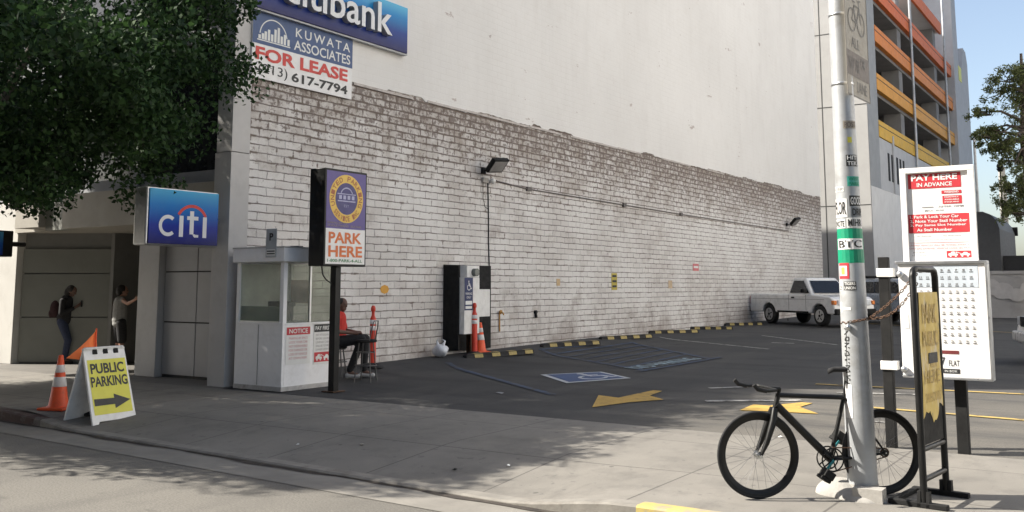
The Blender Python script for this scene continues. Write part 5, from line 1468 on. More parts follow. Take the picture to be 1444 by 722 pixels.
def stool(loc, rotz, label, back=True, seat_h=.72, m=mat('worn_steel', (.13, .125, .12), .45, .5, var=.2)):
    t = thing('bar_stool', label, 'stool', loc, rotz)
    mb = MB(); mb.lathe([(.17, seat_h - .05), (.185, seat_h - .04), (.185, seat_h - .01), (.15, seat_h)], 20); mb.build('seat', C['dull_black'], t)
    for a in range(4):
        t_ = PI / 4 + a * PI / 2; mb = MB(); mb.tube([(.13 * math.cos(t_), .13 * math.sin(t_), seat_h - .05), (.21 * math.cos(t_), .21 * math.sin(t_), 0)], .012, 8); mb.build('leg', m, t)
    mb = MB(); mb.torus((0, 0, .28), (0, 0, 1), .185, .009, 24, 6); mb.torus((0, 0, .5), (0, 0, 1), .158, .008, 24, 6); mb.build('foot_ring', m, t)
    if back:
        mb = MB(); q_ = [(.17 * math.cos(b_), .17 * math.sin(b_), seat_h - .02) for b_ in (R(130), R(230))]
        mb.tube([q_[0], (q_[0][0] - .05, q_[0][1], seat_h + .22), (q_[0][0] - .07, q_[0][1] * .7, seat_h + .32), (q_[1][0] - .07, q_[1][1] * .7, seat_h + .32), (q_[1][0] - .05, q_[1][1], seat_h + .22), q_[1]], .011, 8)
        for yy in (-.05, .05): mb.tube([(-.16, yy, seat_h - .02), (-.19, yy, seat_h + .31)], .006, 6)
        mb.build('backrest', m, t)
    return t
q = ground(513, 538)
stool((q.x - .05, q.y + .1, lotz(q.x, q.y) - .012), R(200), 'chrome bar stool with open back in front of red attendant')
stool((sx_ - .02, sy_, zf), R(28), 'stool with dark seat under the red shirted attendant', back=False, seat_h=.56)

# ------------------------------------------------------------------ PUBLIC PARKING sandwich board and flag
AL, AR = ground(131, 601), ground(193, 585)
an = math.atan2(AR.y - AL.y, AR.x - AL.x)
w = (AR - AL).length
za = min(gz(AL.x, AL.y), gz(AR.x, AR.y))
af = thing('sandwich_board', 'white folding sandwich board with yellow public parking poster and arrow', 'sign', (AL.x, AL.y, za + .005), an)
hh = 1.0; lean = R(17)
Mf = Matrix.Rotation(-lean, 4, 'X')
def board(M, name):
    mb = MB(M)
    mb.prism([(0, .0), (.09, .0), (.11, .035), (w - .11, .035), (w - .09, .0), (w, .0), (w - .02, hh - .02), (w - .05, hh), (.05, hh), (.02, hh - .02)], 0, .03)
    return mb.build(name, C['white'], af, bevel=.006)
fp = board(Mf, 'front_panel')
Mb = Matrix.Translation((0, 2 * math.sin(lean) * hh, 0)) @ Matrix.Rotation(lean, 4, 'X') @ Matrix.Translation((0, -.03, 0))
board(Mb, 'back_panel')
mb = MB(Mf); mb.rect(w * .07, w * .94, hh * .12, hh * .83, -.003); po = mb.build('yellow_poster', C['yellow'], fp)
mb = MB(Mf); mb.text('PUBLIC', w * .12, hh * .645, w * .76, hh * .135, -.006, .03); mb.text('PARKING', w * .09, hh * .475, w * .83, hh * .135, -.006, .03); mb.build('lettering', C['ink'], po)
mb = MB(Mf); T = lambda pts: mb.poly([(w * a, -.006, hh * c) for a, c in pts])
T([(.10, .235), (.10, .325), (.55, .315), (.55, .37), (.92, .275), (.55, .18), (.55, .235)]); mb.build('arrow', C['ink'], po)
mb = MB(Mf)
for x in (.22, .46, .70): mb.box(w * x, w * x + .07, -.012, .002, hh * .90, hh * .97)
mb.build('clip', C['dull_black'], fp, bevel=.004)
fb = ground(122, 560); 
fx, fy = AR.x - .55, AR.y - .15
fpt = onX(136, 463, fx + .05); 
fl = thing('warning_flag', 'orange pennant flag rising behind the sandwich board', 'flag', (fx + .05, fpt.y, gz(fx, fpt.y)), an)
zt = fpt.z - gz(fx, fpt.y)
MB().tube([(0, 0, 0), (0, 0, zt)], .010, 8).build('staff', C['orange'], fl)
mb = MB(); vs = []; nx_, nz_ = 8, 10
for j in range(nz_ + 1):
    f = j / nz_; z = zt - .01 - f * .43
    for i in range(nx_ + 1):
        u = i / nx_; wl_ = (.02 + .37 * f)
        vs.append((.012 - u * wl_ + .06 * f * (1 - u), .025 * math.sin(u * 5 + f * 3) + .05 * u * f, z + u * .07 * f - .03 * math.sin(f * PI) * u))
mb.add(vs, [(j * (nx_ + 1) + i, j * (nx_ + 1) + i + 1, (j + 1) * (nx_ + 1) + i + 1, (j + 1) * (nx_ + 1) + i) for j in range(nz_) for i in range(nx_)], True)
mb.build('pennant', C['flag'], fl)
MB().lathe([(.12, 0), (.12, .03), (.03, .06)]).build('base', C['rubber'], fl)

# ------------------------------------------------------------------ steel pole with stickers
PB = Vector((-1.995, 8.06, 0)); PH = 6.0
pr_ = lambda z: .118 - .0098 * z
pole = thing('utility_pole', 'round galvanised steel pole covered in stickers on the sidewalk', 'pole', tuple(PB))
pole.rotation_euler = (0, R(-.55), 0)
MB().lathe([(pr_(0.02), 0.02), (pr_(PH * .5), PH * .5), (pr_(PH), PH)], 32).build('shaft', C['steel'], pole)
mb = MB(); mb.lathe([(.128, .0), (.128, .05), (.121, .06), (.121, .10)], 24); mb.box(-.02, .20, -.24, -.10, -.01, .10); mb.build('concrete_collar', C['concrete'], pole)
mb = MB(); mb.ell((-.17, -.02, .0), .20, .17, .13); mb.ell((.02, -.13, -.02), .22, .15, .09); fuse('concrete_mound', mb, C['concrete'], pole, .02)
th0 = math.atan2(-PB.y, -PB.x)    # towards the street
def onpole(z0, k=.002):
    def fn(a, c):
        r = pr_(c) + k; t_ = th0 + a / pr_(z0); return (r * math.cos(t_), r * math.sin(t_), c)
    return fn
def patch(mb, a0, a1, z0, z1, k=.002, n=10):
    fn = onpole((z0 + z1) / 2, k)
    for i in range(n):
        u0 = a0 + (a1 - a0) * i / n; u1 = a0 + (a1 - a0) * (i + 1) / n
        mb.add([fn(u0, z0), fn(u1, z0), fn(u1, z1), fn(u0, z1)], [(0, 1, 2, 3)], False)
def sticker(label_m, a0, a1, z0, z1, txt=None, ink=None, k=.002, bold=.02):
    mb = MB(); patch(mb, a0, a1, z0, z1, k); o = mb.build('sticker', label_m, pole)
    if txt:
        m2 = MB(); lines = txt.split('|'); H_ = (z1 - z0) / len(lines)
        for i, l in enumerate(lines):
            m2.text(l, a0 + (a1 - a0) * .08, z1 - H_ * (i + 1) + H_ * .15, (a1 - a0) * .84, H_ * .7, bold=bold, fn=onpole((z0 + z1) / 2, k + .0025))
        m2.build('lettering', ink, o)
    return o
zz = lambda py: D_(py)
def D_(py):
    d = _ray(1200, py); n2 = Vector((-math.sin(YAW), math.cos(YAW), 0)); t_ = n2.dot(PB) / n2.dot(d); return (_C + d * t_).z
sticker(C['green'], -.17, .15, D_(371), D_(323), None, None, .0018)
sticker(C['sign_white'], -.115, .115, D_(352), D_(337), 'BTC', C['ink'], .0035, .015)
sticker(C['sign_white'], -.135, -.01, D_(307), D_(281), 'FLOR', C['ink'])
sticker(C['paper'], -.02, .12, D_(322), D_(308), 'MIHR', C['ink'])
sticker(C['paper'], -.13, -.03, D_(322), D_(310), 'NOTE', C['ink'])
sticker(mat('sticker_black', (.03, .03, .03), .5), .01, .12, D_(292), D_(277), 'GOOD', C['paper'])
sticker(mat('sticker_grey', (.20, .22, .24), .5), .02, .13, D_(307), D_(293), 'DRIP', C['ink'])
sticker(C['teal'], .0, .12, D_(264), D_(250), 'WEST|PARK', C['green'])
sticker(C['ink'], .0, .10, D_(236), D_(220), 'HIT|TEK', C['paper'])
sticker(C['paper'], -.13, -.03, D_(271), D_(264), 'KEEP', C['grey_ink'])
sticker(C['yellow'], .02, .055, D_(203), D_(195))
sticker(C['tan'], -.01, .11, D_(183), D_(172), 'POST', C['tan_dark'])
st_ = sticker(C['red'], -.115, -.02, D_(393), D_(371))
mb = MB(); patch(mb, -.105, -.035, D_(389), D_(375), .004); mb.build('sticker_window', C['paper'], st_)
mb = MB(); patch(mb, -.085, -.055, D_(387), D_(377), .006); mb.build('sticker_figure', C['gold'], st_)
sticker(C['paper'], -.115, -.085, D_(410), D_(395), '|Z', C['ink'])
sticker(mat('sticker_dark', (.05, .05, .05), .5), -.07, .03, D_(409), D_(397), 'TIGERS|UNION', C['paper'])
sticker(mat('torn_paper', (.62, .62, .62), .6, var=.12, dirt=(.45, .3, .28), dirt_amt=.5), -.125, -.045, D_(588), D_(541))
mb = MB(); patch(mb, -.09, -.02, D_(437), D_(433), .002); patch(mb, -.12, -.10, D_(440), D_(426), .002); mb.build('sticker', C['paper'], pole)
# brushed tag down the shaft
mb = MB()
def brush(pts, w_=.009, z0=1.3):
    fn = onpole(z0, .002)
    for (a, b_), (c, d_) in zip(pts, pts[1:]):
        L = math.hypot(c - a, d_ - b_); nx_, nz_ = -(d_ - b_) / L * w_ / 2, (c - a) / L * w_ / 2
        mb.add([fn(a - nx_, b_ - nz_), fn(c - nx_, d_ - nz_), fn(c + nx_, d_ + nz_), fn(a + nx_, b_ + nz_)], [(0, 1, 2, 3)], False)
zs_ = D_(463); sp2 = (D_(463) - D_(540))
gl = [[(-.09, 0), (-.05, .02), (-.07, .08), (-.09, .11)], [(-.08, .16), (-.05, .15), (-.05, .22), (-.085, .22), (-.08, .17)], [(-.09, .27), (-.05, .26), (-.09, .33), (-.045, .35)], [(-.09, .40), (-.06, .42), (-.05, .48), (-.09, .50), (-.09, .44)],
      [(-.05, .55), (-.095, .57), (-.05, .63)], [(-.09, .68), (-.05, .67), (-.07, .73), (-.05, .78), (-.09, .80)], [(-.05, .85), (-.085, .87), (-.05, .93), (-.1, .97), (-.06, 1.0)]]
for s in gl: brush([(a, zs_ - c * sp2) for a, c in s])
brush([(-.07, zs_ + .02), (-.08, zs_ - sp2 * 1.02)], .005)
mb.build('painted_tag', C['ink'], pole)
for py in (21, 119):
    z = D_(py); mb = MB(); mb.lathe([(pr_(z) + .001, z - .012), (pr_(z) + .004, z - .01), (pr_(z) + .004, z + .01), (pr_(z) + .001, z + .012)], 24); mb.build('steel_band', C['alu'], pole)
# bicycle sign on the pole
sz = onX(1190, 118, -1.88).z
bs = thing('bicycle_sign', 'faded tan bicycle sign strapped high on the stickered pole', 'sign', (PB.x + .04, PB.y - .13, sz), R(86.4))
bw_ = .60; bh_ = 1.05
MB().box(0, bw_, -.004, 0, 0, bh_).build('plate', C['tan'], bs, bevel=.002)
MB().rect(.01, bw_ - .01, .17, .38, -.006).build('dark_band', C['tan_dark'], bs)
mb = MB()
for cx_ in (.18, .42): mb.disc(cx_, .66, .105, -.007, 24, .09)
def seg(a, b_, w_=.014):
    dx, dz = b_[0] - a[0], b_[1] - a[1]; L = math.hypot(dx, dz); nx_, nz_ = -dz / L * w_ / 2, dx / L * w_ / 2
    mb.poly([(a[0] - nx_, -.0072, a[1] - nz_), (b_[0] - nx_, -.0072, b_[1] - nz_), (b_[0] + nx_, -.0072, b_[1] + nz_), (a[0] + nx_, -.0072, a[1] + nz_)])
for a, b_ in (((.18, .66), (.25, .80)), ((.25, .80), (.38, .80)), ((.38, .80), (.30, .65)), ((.30, .65), (.24, .79)), ((.30, .65), (.18, .66)), ((.42, .66), (.37, .86)), ((.37, .86), (.43, .87)), ((.22, .83), (.28, .83))): seg(a, b_)
mb.text('ALL', .14, .42, .22, .09, -.007, 0); mb.text('OK', .36, .27, .14, .09, -.008, .02); mb.text('MAY USE', .05, .22, .28, .11, -.008, .0); mb.text('LANE', .25, .05, .26, .09, -.007)
mb.build('lettering', C['faded_ink'], bs)
mb = MB()
for a in ((0, .0), (0, bh_ - .012)): mb.box(0, bw_, -.006, -.0045, a[1], a[1] + .012)
for a in (0.0, bw_ - .012): mb.box(a, a + .012, -.006, -.0045, .012, bh_ - .012)
mb.build('border', C['faded_ink'], bs)

# ------------------------------------------------------------------ black track bicycle leaning by the pole
BF = ground(1071, 703.5); BR = ground(1246, 698)
bdir = (BR - BF); ban = math.atan2(bdir.y, bdir.x); wbs = bdir.length
bk = thing('bicycle', 'black fixed gear bicycle with bullhorn bars parked by the pole', 'bicycle', (BF.x, BF.y, 0), ban)
k_ = wbs / .98
TH, BT, SC = (.182, .80), (.150, .69), (.69 * k_, .765)
BB_ = (.565 * k_, .29); RH = (wbs, .335)
def s3(a, y=0.0): return (a[0], y, a[1])
mb = MB()
mb.tube([s3(TH), s3(BT)], .020, 12); mb.tube([s3((.18, .79)), s3((SC[0], SC[1]))], .0195, 12)
mb.tube([s3((.158, .72)), s3(BB_)], [.031, .033], 12); mb.tube([s3(BB_), s3((SC[0] + .012, SC[1] + .03))], .0165, 12)
mb.cyl((BB_[0], -.036, BB_[1]), (BB_[0], .036, BB_[1]), .023)
for s in (-1, 1):
    mb.tube([s3(BB_, s * .02), (BB_[0] + .14, s * .045, .30), s3(RH, s * .062)], [.013, .012, .009], 8)
    mb.tube([s3(SC, s * .018), (SC[0] + .1, s * .04, .63), s3(RH, s * .062)], [.009, .009, .008], 8)
    mb.cyl((RH[0], s * .058, RH[1]), (RH[0], s * .066, RH[1]), .024)
mb.build('frame', C['black'], bk)
fk = MB(); fk.tube([s3(BT), (.135, 0, .68)], .022, 10)
for s in (-1, 1): fk.tube([(.14, s * .02, .69), (.115, s * .045, .60), (.05, s * .055, .43), (0, s * .056, .335)], [.024, .029, .021, .011], 10)
fk.build('fork', C['black'], bk)
def bwheel(x, label):
    m_ = MB(); m_.torus((x, 0, .335), (0, 1, 0), .322, .013, 64, 10, 1.0); wo = m_.build('wheel', C['rubber'], bk)
    r_ = MB(); n_ = 64; prof = [(.312, .009), (.270, .006), (.266, 0), (.270, -.006), (.312, -.009)]
    vs = []
    for i in range(n_):
        a = 2 * PI * i / n_
        for (r, y) in prof: vs.append((x + r * math.cos(a), y, .335 + r * math.sin(a)))
    q_ = len(prof)
    r_.add(vs, [(i * q_ + j, i * q_ + j + 1, ((i + 1) % n_) * q_ + j + 1, ((i + 1) % n_) * q_ + j) for i in range(n_) for j in range(q_ - 1)], True)
    r_.build('rim', C['black'], wo)
    h_ = MB(); h_.cyl((x, -.05, .335), (x, .05, .335), .016); h_.cyl((x, -.036, .335), (x, -.030, .335), .027); h_.cyl((x, .030, .335), (x, .036, .335), .027); h_.cyl((x, -.072, .335), (x, .072, .335), .006); h_.build('hub', C['alu'], wo)
    sp_m = MB()
    for i in range(28):
        a = 2 * PI * i / 28; s = 1 if i % 2 else -1; b_ = a + (R(62) if (i // 2) % 2 else -R(62))
        sp_m.cyl((x + .025 * math.cos(b_), s * .032, .335 + .025 * math.sin(b_)), (x + .268 * math.cos(a), 0, .335 + .268 * math.sin(a)), .0011, n=4, caps=False)
    sp_m.build('spokes', mat('spoke_steel', (.20, .20, .21), .35, .8), wo)
bwheel(0, 'f'); bwheel(wbs, 'r')
hbz = .865
mb = MB()
mb.tube([s3(TH), (.195, 0, hbz - .02)], .014, 10); mb.tube([(.195, 0, hbz - .025), (.10, 0, hbz - .02)], .016, 10); mb.build('stem', C['black'], bk)
mb = MB()
for s in (-1, 1): mb.tube([(.10, 0, hbz - .02), (.10, s * .14, hbz - .02), (.085, s * .19, hbz - .015), (.02, s * .205, hbz - .02), (-.07, s * .205, hbz - .005), (-.10, s * .205, hbz + .03)], .0125, 10)
hb_ = mb.build('handlebar', C['black'], bk)
for s in (-1, 1):
    mb = MB(); mb.tube([(-.0, s * .205, hbz - .02), (-.07, s * .205, hbz - .005), (-.10, s * .205, hbz + .03)], .017, 10); mb.build('grip', C['rubber'], hb_)
sdx = SC[0] + .03
mb = MB(); mb.tube([s3((SC[0] + .012, SC[1] + .02)), (SC[0] + .035, 0, .97)], .0135, 10); mb.build('seat_post', C['black'], bk)
mb = MB(); vs = []
pr2 = [(-.15, .012, .985), (-.11, .022, 1.0), (-.03, .035, 1.0), (.05, .062, 1.005), (.11, .07, 1.01), (.135, .05, 1.012)]
for (x, hw_, z) in pr2:
    for i in range(10):
        a = 2 * PI * i / 10; vs.append((sdx + x, hw_ * math.cos(a), z - .015 + .022 * math.sin(a)))
mb.add(vs, [(j * 10 + i, j * 10 + (i + 1) % 10, (j + 1) * 10 + (i + 1) % 10, (j + 1) * 10 + i) for j in range(5) for i in range(10)] + [tuple(reversed(range(10))), tuple(range(50, 60))], True)
mb.build('saddle', C['rubber'], bk)
mb = MB(); mb.torus((BB_[0], .046, BB_[1]), (0, 1, 0), .088, .006, 48, 6)
mb.M = Matrix()
for k in range(5):
    a = 2 * PI * k / 5; mb.tube([(BB_[0] + .02 * math.cos(a), .046, BB_[1] + .02 * math.sin(a)), (BB_[0] + .086 * math.cos(a), .046, BB_[1] + .086 * math.sin(a))], .006, 6)
mb.torus((BB_[0], -.046, BB_[1]), (0, 1, 0), .088, .006, 48, 6)
for k in range(5):
    a = 2 * PI * k / 5; mb.tube([(BB_[0] + .02 * math.cos(a), -.046, BB_[1] + .02 * math.sin(a)), (BB_[0] + .086 * math.cos(a), -.046, BB_[1] + .086 * math.sin(a))], .006, 6)
mb.build('chainring', C['black'], bk)
mb = MB(); mb.tube([(BB_[0], -.046, BB_[1] + .094), (RH[0], -.046, RH[1] + .034)], .005, 6); mb.tube([(BB_[0], -.046, BB_[1] - .094), (RH[0], -.046, RH[1] - .034)], .005, 6); mb.torus((RH[0], -.046, RH[1]), (0, 1, 0), .033, .006, 20, 6); mb.build('drive_chain', C['rust'], bk)
for s, d in ((-1, 1), (1, -1)):
    ex, ez = BB_[0] - d * .115, BB_[1] - d * .125
    mb = MB(); mb.tube([(BB_[0], s * .062, BB_[1]), (ex, s * .07, ez)], [.012, .010], 8); cr_ = mb.build('crank', C['bluegreen'], bk)
    mb = MB(Matrix.Translation((ex, s * .12, ez)) @ Matrix.Rotation(R(35), 4, 'Y')); mb.box(-.045, .045, -.045, .045, -.014, .014); mb.cyl((0, -s * .055, 0), (0, s * .05, 0), .008); mb.box(-.035, .05, -.05, .05, .014, .075); mb.build('pedal', C['dull_black'], cr_, bevel=.006)

# ------------------------------------------------------------------ steel frame with the yellow poster
RN, RF = ground(1304, 716), ground(1331, 701)
ran = math.atan2(RF.y - RN.y, RF.x - RN.x); rw = max(.55, (RF - RN).length)
rk = thing('sign_frame', 'black steel tube frame holding a torn yellow poster beside the bicycle', 'sign', (RN.x, RN.y, 0), ran)
hT = 1.78; rt = .026
lean_x = -.02
mb = MB(); mb.tube([(0, 0, .02), (lean_x * .5, 0, .9), (lean_x, 0, hT - .06), (lean_x + .02, 0, hT - .015), (lean_x + .07, 0, hT), (rw + lean_x - .07, 0, hT), (rw + lean_x - .02, 0, hT - .015), (rw + lean_x, 0, hT - .06), (rw + lean_x * .5, 0, .9), (rw, 0, .02)], rt, 12)
mb.tube([(0, 0, .42), (rw, 0, .42)], rt * .8, 10); mb.tube([(0, 0, .20), (rw, 0, .20)], rt * .8, 10)
mb.build('tube_frame', C['black'], rk)
mb = MB(); mb.box(.03, rw - .03, -.010, .010, .45, 1.60); pl = mb.build('panel', C['dull_black'], rk)
mb = MB()
n_ = 18; vs = []; rs = random.Random(4)
for i in range(n_ + 1):
    u = i / n_; x = .035 + (rw - .07) * u
    zb = .66 + .05 * math.sin(u * 9) + rs.uniform(-.03, .03)
    for j in range(9):
        z = zb + (1.60 - zb) * j / 8; vs.append((x, -.014 - .006 * math.sin(u * 7 + z * 5) ** 2, z))
mb.add(vs, [(i * 9 + j, (i + 1) * 9 + j, (i + 1) * 9 + j + 1, i * 9 + j + 1) for i in range(n_) for j in range(8)], True)
def m_poster():
    m, t, b = newmat('weathered_yellow')
    c = ramp(t, noise(t, 4, 7, .7), [(.35, (.52, .36, .07)), (.65, (.66, .50, .16))])
    c = mixc(t, ramp(t, noise(t, 7, 8, .75, stretch=(1, 1, .35)), [(.52, 0.0), (.66, .8)]), c, (.62, .56, .46))
    c = mixc(t, ramp(t, noise(t, 11, 8, .75, stretch=(1, 1, .4)), [(.60, 0.0), (.68, .7)]), c, (.12, .10, .08))
    t.links.new(c, b.inputs['Base Color']); b.inputs['Roughness'].default_value = .6
    return m
M_poster = m_poster()
po = mb.build('poster', M_poster, pl)
mb = MB()
mb.text('PARK', .09, 1.36, rw - .18, .15, -.0225, .02); mb.text('PUBLIC', .09, 1.18, rw - .18, .12, -.0225, .02); mb.rect(.25, .40, 1.02, 1.10, -.0225); mb.text('HERE', .09, .90, rw - .18, .1, -.0225); mb.text('24 HOURS', .09, .76, rw - .18, .07, -.0225)
mb.build('lettering', mat('faded_print', (.44, .31, .10), .6, var=.3, scale=30), po)
mb = MB(); mb.box(.2, .42, -.024, -.0226, 1.05, 1.13); mb.build('dark_label', C['ink'], po)
for x, s in ((0, -1), (rw, -1), (0, 1), (rw, 1)):
    mb = MB(); mb.prism([(x - .03, 0), (x + .03, 0), (x + .03, .03), (x + .022, .12), (x - .022, .12), (x - .03, .03)], s * .02, s * .045); mb.build('foot', C['dull_black'], rk)
mb = MB()
for x in (0, rw): mb.box(x - .03, x + .03, -.17, .26, 0, .04)
mb.box(.03, rw - .03, .21, .26, .002, .036)
mb.build('base_frame', C['dull_black'], rk, bevel=.006)
# chain from pole to frame
ra_ = lambda x, z: Vector((RN.x + math.cos(ran) * x, RN.y + math.sin(ran) * x, z))
tp = ra_(.10, hT - .03)
ch = thing('steel_chain', 'rusty chain linking the stickered pole to yellow poster frame', 'chain', (PB.x, PB.y, D_(452)))
mb = MB(Matrix.Translation(-Vector(ch.location)))
def links(pts):
    L = .034; d = 0; acc = []
    for a, b_ in zip(pts, pts[1:]):
        a = Vector(a); b_ = Vector(b_); n_ = max(1, int((b_ - a).length / (L * .78)))
        for i in range(n_): acc.append((a.lerp(b_, (i + .5) / n_), (b_ - a).normalized()))
    for i, (c, dr_) in enumerate(acc):
        s1 = dr_.orthogonal().normalized(); s2 = dr_.cross(s1); s_ = s1 if i % 2 else s2
        loop = [c + dr_ * (L * .5 * math.cos(t_)) + s_ * (L * .30 * math.sin(t_)) for t_ in [2 * PI * q_ / 9 for q_ in range(10)]]
        mb.tube(loop, .0042, 5, False)
zc = D_(452)
ring = [Vector((PB.x + (pr_(zc) + .008) * math.cos(a), PB.y + (pr_(zc) + .008) * math.sin(a), zc + .02 * math.sin(a - th0))) for a in [2 * PI * i / 20 for i in range(21)]]
links(ring)
st0 = Vector((PB.x + .11, PB.y - .03, zc + .02))
for sag, e_ in ((.03, tp), (.09, tp - Vector((0, 0, .07)))):
    pts = [st0.lerp(e_, i / 14) - Vector((0, 0, sag * math.sin(PI * i / 14))) for i in range(15)]; links(pts)
mb.build('links', C['rust'], ch)
lk = MB(Matrix.Translation(-Vector(ch.location))); pk = Vector((PB.x + (pr_(zc) + .02) * math.cos(th0 - .5), PB.y + (pr_(zc) + .02) * math.sin(th0 - .5), zc - .05))
lk.ell(pk, .022, .022, .026); lk.build('padlock', C['alu'], ch)

# ------------------------------------------------------------------ pay station boards
BY = 10.62
a = onY(1274, 240, BY - .1); b_ = onY(1377, 372, BY - .1)
pb = thing('pay_board', 'white pay here board above a numbered slot box on black posts', 'sign', (a.x, BY, 0))
ox = a.x
p1 = onY(1258, 630, BY).x - ox; p2 = onY(1360, 636, BY).x - ox
MB().box(p1 - .05, p1 + .05, -.05, .05, -.05, 1.95).build('post', C['dull_black'], pb, bevel=.006)
MB().box(p2 - .055, p2 + .055, -.05, .05, -.05, 2.80).build('post', C['dull_black'], pb, bevel=.006)
w = b_.x - ox; zb = b_.z; h = a.z - zb
ub_ = MB().box(0, w, -.13, -.055, zb, zb + h).build('upper_board', C['sign_white'], pb, bevel=.004)
mb = MB()
mb.box(-.03, w + .03, -.16, -.131, zb + h - .045, zb + h + .01); mb.box(-.03, w + .03, -.16, -.131, zb - .03, zb + .025); mb.box(-.03, .03, -.16, -.131, zb + .025, zb + h - .045); mb.box(w - .03, w + .03, -.16, -.131, zb + .025, zb + h - .045)
mb.build('board_frame', C['white'], ub_, bevel=.004)
yf = -.133
UZ = lambda f: zb + h * f
mb = MB(); mb.rect(w * .07, w * .85, UZ(.79), UZ(.945), yf); mb.rect(w * .56, w * .85, UZ(.725), UZ(.76), yf); mb.rect(w * .57, w * .85, UZ(.62), UZ(.705), yf); mb.rect(w * .045, w * .945, UZ(.325), UZ(.52), yf); mb.rect(w * .59, w * .95, UZ(.065), UZ(.135), yf); mb.build('red_panel', C['red'], ub_)
mb = MB()
mb.text('PAY HERE', w * .12, UZ(.872), w * .68, h * .062, yf - .002, .03); mb.text('IN ADVANCE', w * .20, UZ(.808), w * .52, h * .042, yf - .002, .02)
mb.text('WEEKEND', w * .60, UZ(.733), w * .21, h * .020, yf - .002, .02)
for k, s in enumerate(('MONTHLY', 'AVAILABLE', 'INQUIRE')): mb.text(s, w * .60, UZ(.683 - .026 * k), w * .21, h * .014, yf - .002, .02)
for k, (s, f) in enumerate((('1. Park & Lock Your Car', .72), ('2. Note Your Stall Number', .84), ('3. Pay Same Slot Number', .82), ('    As Stall Number', .60))):
    x_ = w * .075 if k < 3 else w * .17; mb.text(s, x_, UZ(.478 - .0455 * k), w * (f if k < 3 else .52), h * .031, yf - .002, .02)
tow_truck(mb, w * .615, UZ(.072), w * .31, h * .058, yf - .002)
mb.build('white_lettering', C['paper'], ub_)
mb = MB()
mb.text('AFTER 10PM', w * .50, UZ(.585), w * .37, h * .020, yf, .02); mb.text('MAX. 30.00', w * .30, UZ(.548), w * .28, h * .018, yf, .01); mb.rect(w * .26, w * .43, UZ(.588), UZ(.597), yf)
mb.text('No Refunds', w * .16, UZ(.285), w * .22, h * .018, yf); mb.text('No Attendant', w * .55, UZ(.285), w * .26, h * .018, yf); mb.text('Not Liable For Loss Or Damage Here', w * .18, UZ(.245), w * .60, h * .016, yf)
mb.text('PARK', w * .10, UZ(.115), w * .18, h * .014, yf); mb.text('AT YOUR RISK', w * .08, UZ(.085), w * .22, h * .014, yf)
mb.build('grey_lettering', C['grey_ink'], ub_)
mb = MB(); mb.rect(w * .045, w * .945, UZ(.222), UZ(.226), yf); mb.text('UNPAID VEHICLES WILL BE TOWED AWAY AT', w * .045, UZ(.188), w * .90, h * .018, yf); mb.text('OWNERS EXPENSE  VEHICLE CODE SECTION', w * .045, UZ(.155), w * .90, h * .018, yf); mb.build('red_lettering', C['pale_red'], ub_)
# lower slot box
a2 = onY(1266, 373, BY - .2); b2_ = onY(1398, 535, BY - .2)
x0, x1, z0, z1 = a2.x - ox, b2_.x - ox, b2_.z, a2.z
lb = MB().box(x0, x1, -.20, -.052, z0, z1).build('slot_box', C['sign_white'], pb, bevel=.006)
mb = MB(); mb.box(x0 - .02, x1 + .02, -.22, -.05, z1 + .001, z1 + .03); mb.box(x1 + .001, x1 + .02, -.22, -.05, z0, z1); mb.box(x0 - .0, x1 + .02, -.215, -.05, z0 - .02, z0 - .001)
mb.build('box_rim', C['alu'], lb, bevel=.003)
lw_, lh = x1 - x0, z1 - z0; yl = -.203
MB().rect(x0 + lw_ * .20, x1 - lw_ * .08, z0 + lh * .79, z0 + lh * .985, yl).build('tinted_strip', C['pale_blue'], lb)
mt = MB()
num = 1; slot0 = None
for r_ in range(11):
    for c_ in range(9):
        xx = x0 + lw_ * (.16 + .083 * c_); zz_ = z0 + lh * (.925 - .0625 * r_)
        
        if slot0 is None: sl0 = (xx, zz_); slot0 = so = MB().rect(xx, xx + lw_ * .042, zz_, zz_ + .007, yl - .002).build('slot', C['ink'], lb)
        else: so = slot0.copy(); COL.objects.link(so); so.parent = lb; so.location = (xx - sl0[0], 0, zz_ - sl0[1])
        mt.text(str(num), xx + .004, zz_ + .014, lw_ * .028, .018, yl - .002, .02); num += 1
mt.build('slot_numbers', C['faded_ink'], lb)
MB().rect(x0 + lw_ * .24, x0 + lw_ * .66, z0 + lh * .205, z0 + lh * .235, yl).build('maroon_bar', mat('maroon_bar', (.16, .03, .03), .5), lb)
mb = MB(); mb.text('$ 7 7 7', x0 + lw_ * .24, z0 + lh * .10, lw_ * .26, lh * .075, yl, .02); mb.text('FLAT', x0 + lw_ * .54, z0 + lh * .10, lw_ * .12, lh * .05, yl); mb.rect(x0 + lw_ * .24, x0 + lw_ * .46, z0 + lh * .035, z0 + lh * .075, yl); mb.rect(x0 + lw_ * .47, x0 + lw_ * .66, z0 + lh * .035, z0 + lh * .075, yl); mb.build('black_lettering', C['ink'], lb)
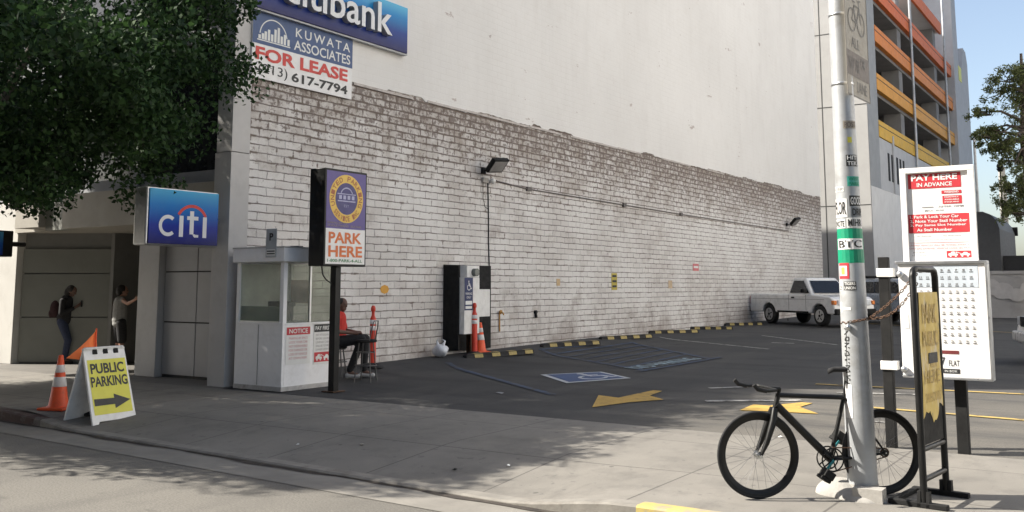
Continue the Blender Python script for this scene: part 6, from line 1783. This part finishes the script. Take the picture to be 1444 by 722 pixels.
mb = MB(); mb.text('PAY ONLY', x0 + lw_ * .26, z0 + lh * .045, lw_ * .18, lh * .02, yl - .002); mb.text('IN BOX', x0 + lw_ * .49, z0 + lh * .045, lw_ * .14, lh * .02, yl - .002); mb.build('white_lettering', C['paper'], lb)
for zc_ in (z0 + .08, z1 - .08):
    mb = MB(); mb.box(p1 - .065, p1 + .10, -.065, .055, zc_ - .045, zc_ + .045); mb.build('clamp', C['white'], pb, bevel=.004)
    mb = MB(); mb.ell((x0 + .02, -.22, zc_ - .02), .035, .03, .035); mb.build('lock_knob', C['alu'], lb)
MB().rect(x0 + lw_ * .045, x0 + lw_ * .10, z0 + lh * .42, z0 + lh * .55, yl).build('side_label', C['paper'], lb)

# ------------------------------------------------------------------ small things on the ground
p = ground(1172, 695); mb = MB(); mb.lathe([(.085, 0), (.085, .004), (.07, .006)], 20)
tag(mb.build('valve_cover', C['rust'], None), 'small round rusty valve cover in the sidewalk near the pedal', 'cover', loc=(p.x, p.y, swz(p.x, p.y)))
rs = random.Random(12)
def litter(px, py, s, m, label):
    p = ground(px, py); z = gz(p.x, p.y) - (.012 if p.y > 10.55 else 0)
    mb = MB(); n_ = 7; vs = [(s * math.cos(2 * PI * i / n_) * rs.uniform(.6, 1.2), s * .6 * math.sin(2 * PI * i / n_) * rs.uniform(.6, 1.2), .006 + rs.uniform(0, .015)) for i in range(n_)] + [(0, 0, .025)]
    mb.add(vs, [(i, (i + 1) % n_, n_) for i in range(n_)], False)
    tag(mb.build('paper_scrap', m, None), label, 'litter', loc=(p.x, p.y, z), rotz=rs.uniform(0, 6))
litter(717, 658, .035, C['paper'], 'white paper scrap on the sunlit sidewalk near tree shade')
litter(420, 628, .03, C['paper'], 'white paper scrap on shaded sidewalk below the booth')
litter(706, 554, .10, mat('grey_scrap', (.3, .3, .31), .7), 'flat grey scrap on asphalt by the blue stall line')
litter(1101, 616, .05, C['paper'], 'crumpled paper on the sidewalk seen through front bicycle wheel')
litter(641, 664, .03, C['dull_black'], 'dark scrap at the edge of the tree shade')
litter(510, 628, .05, C['tan'], 'tan scrap in the tree shade on sidewalk')
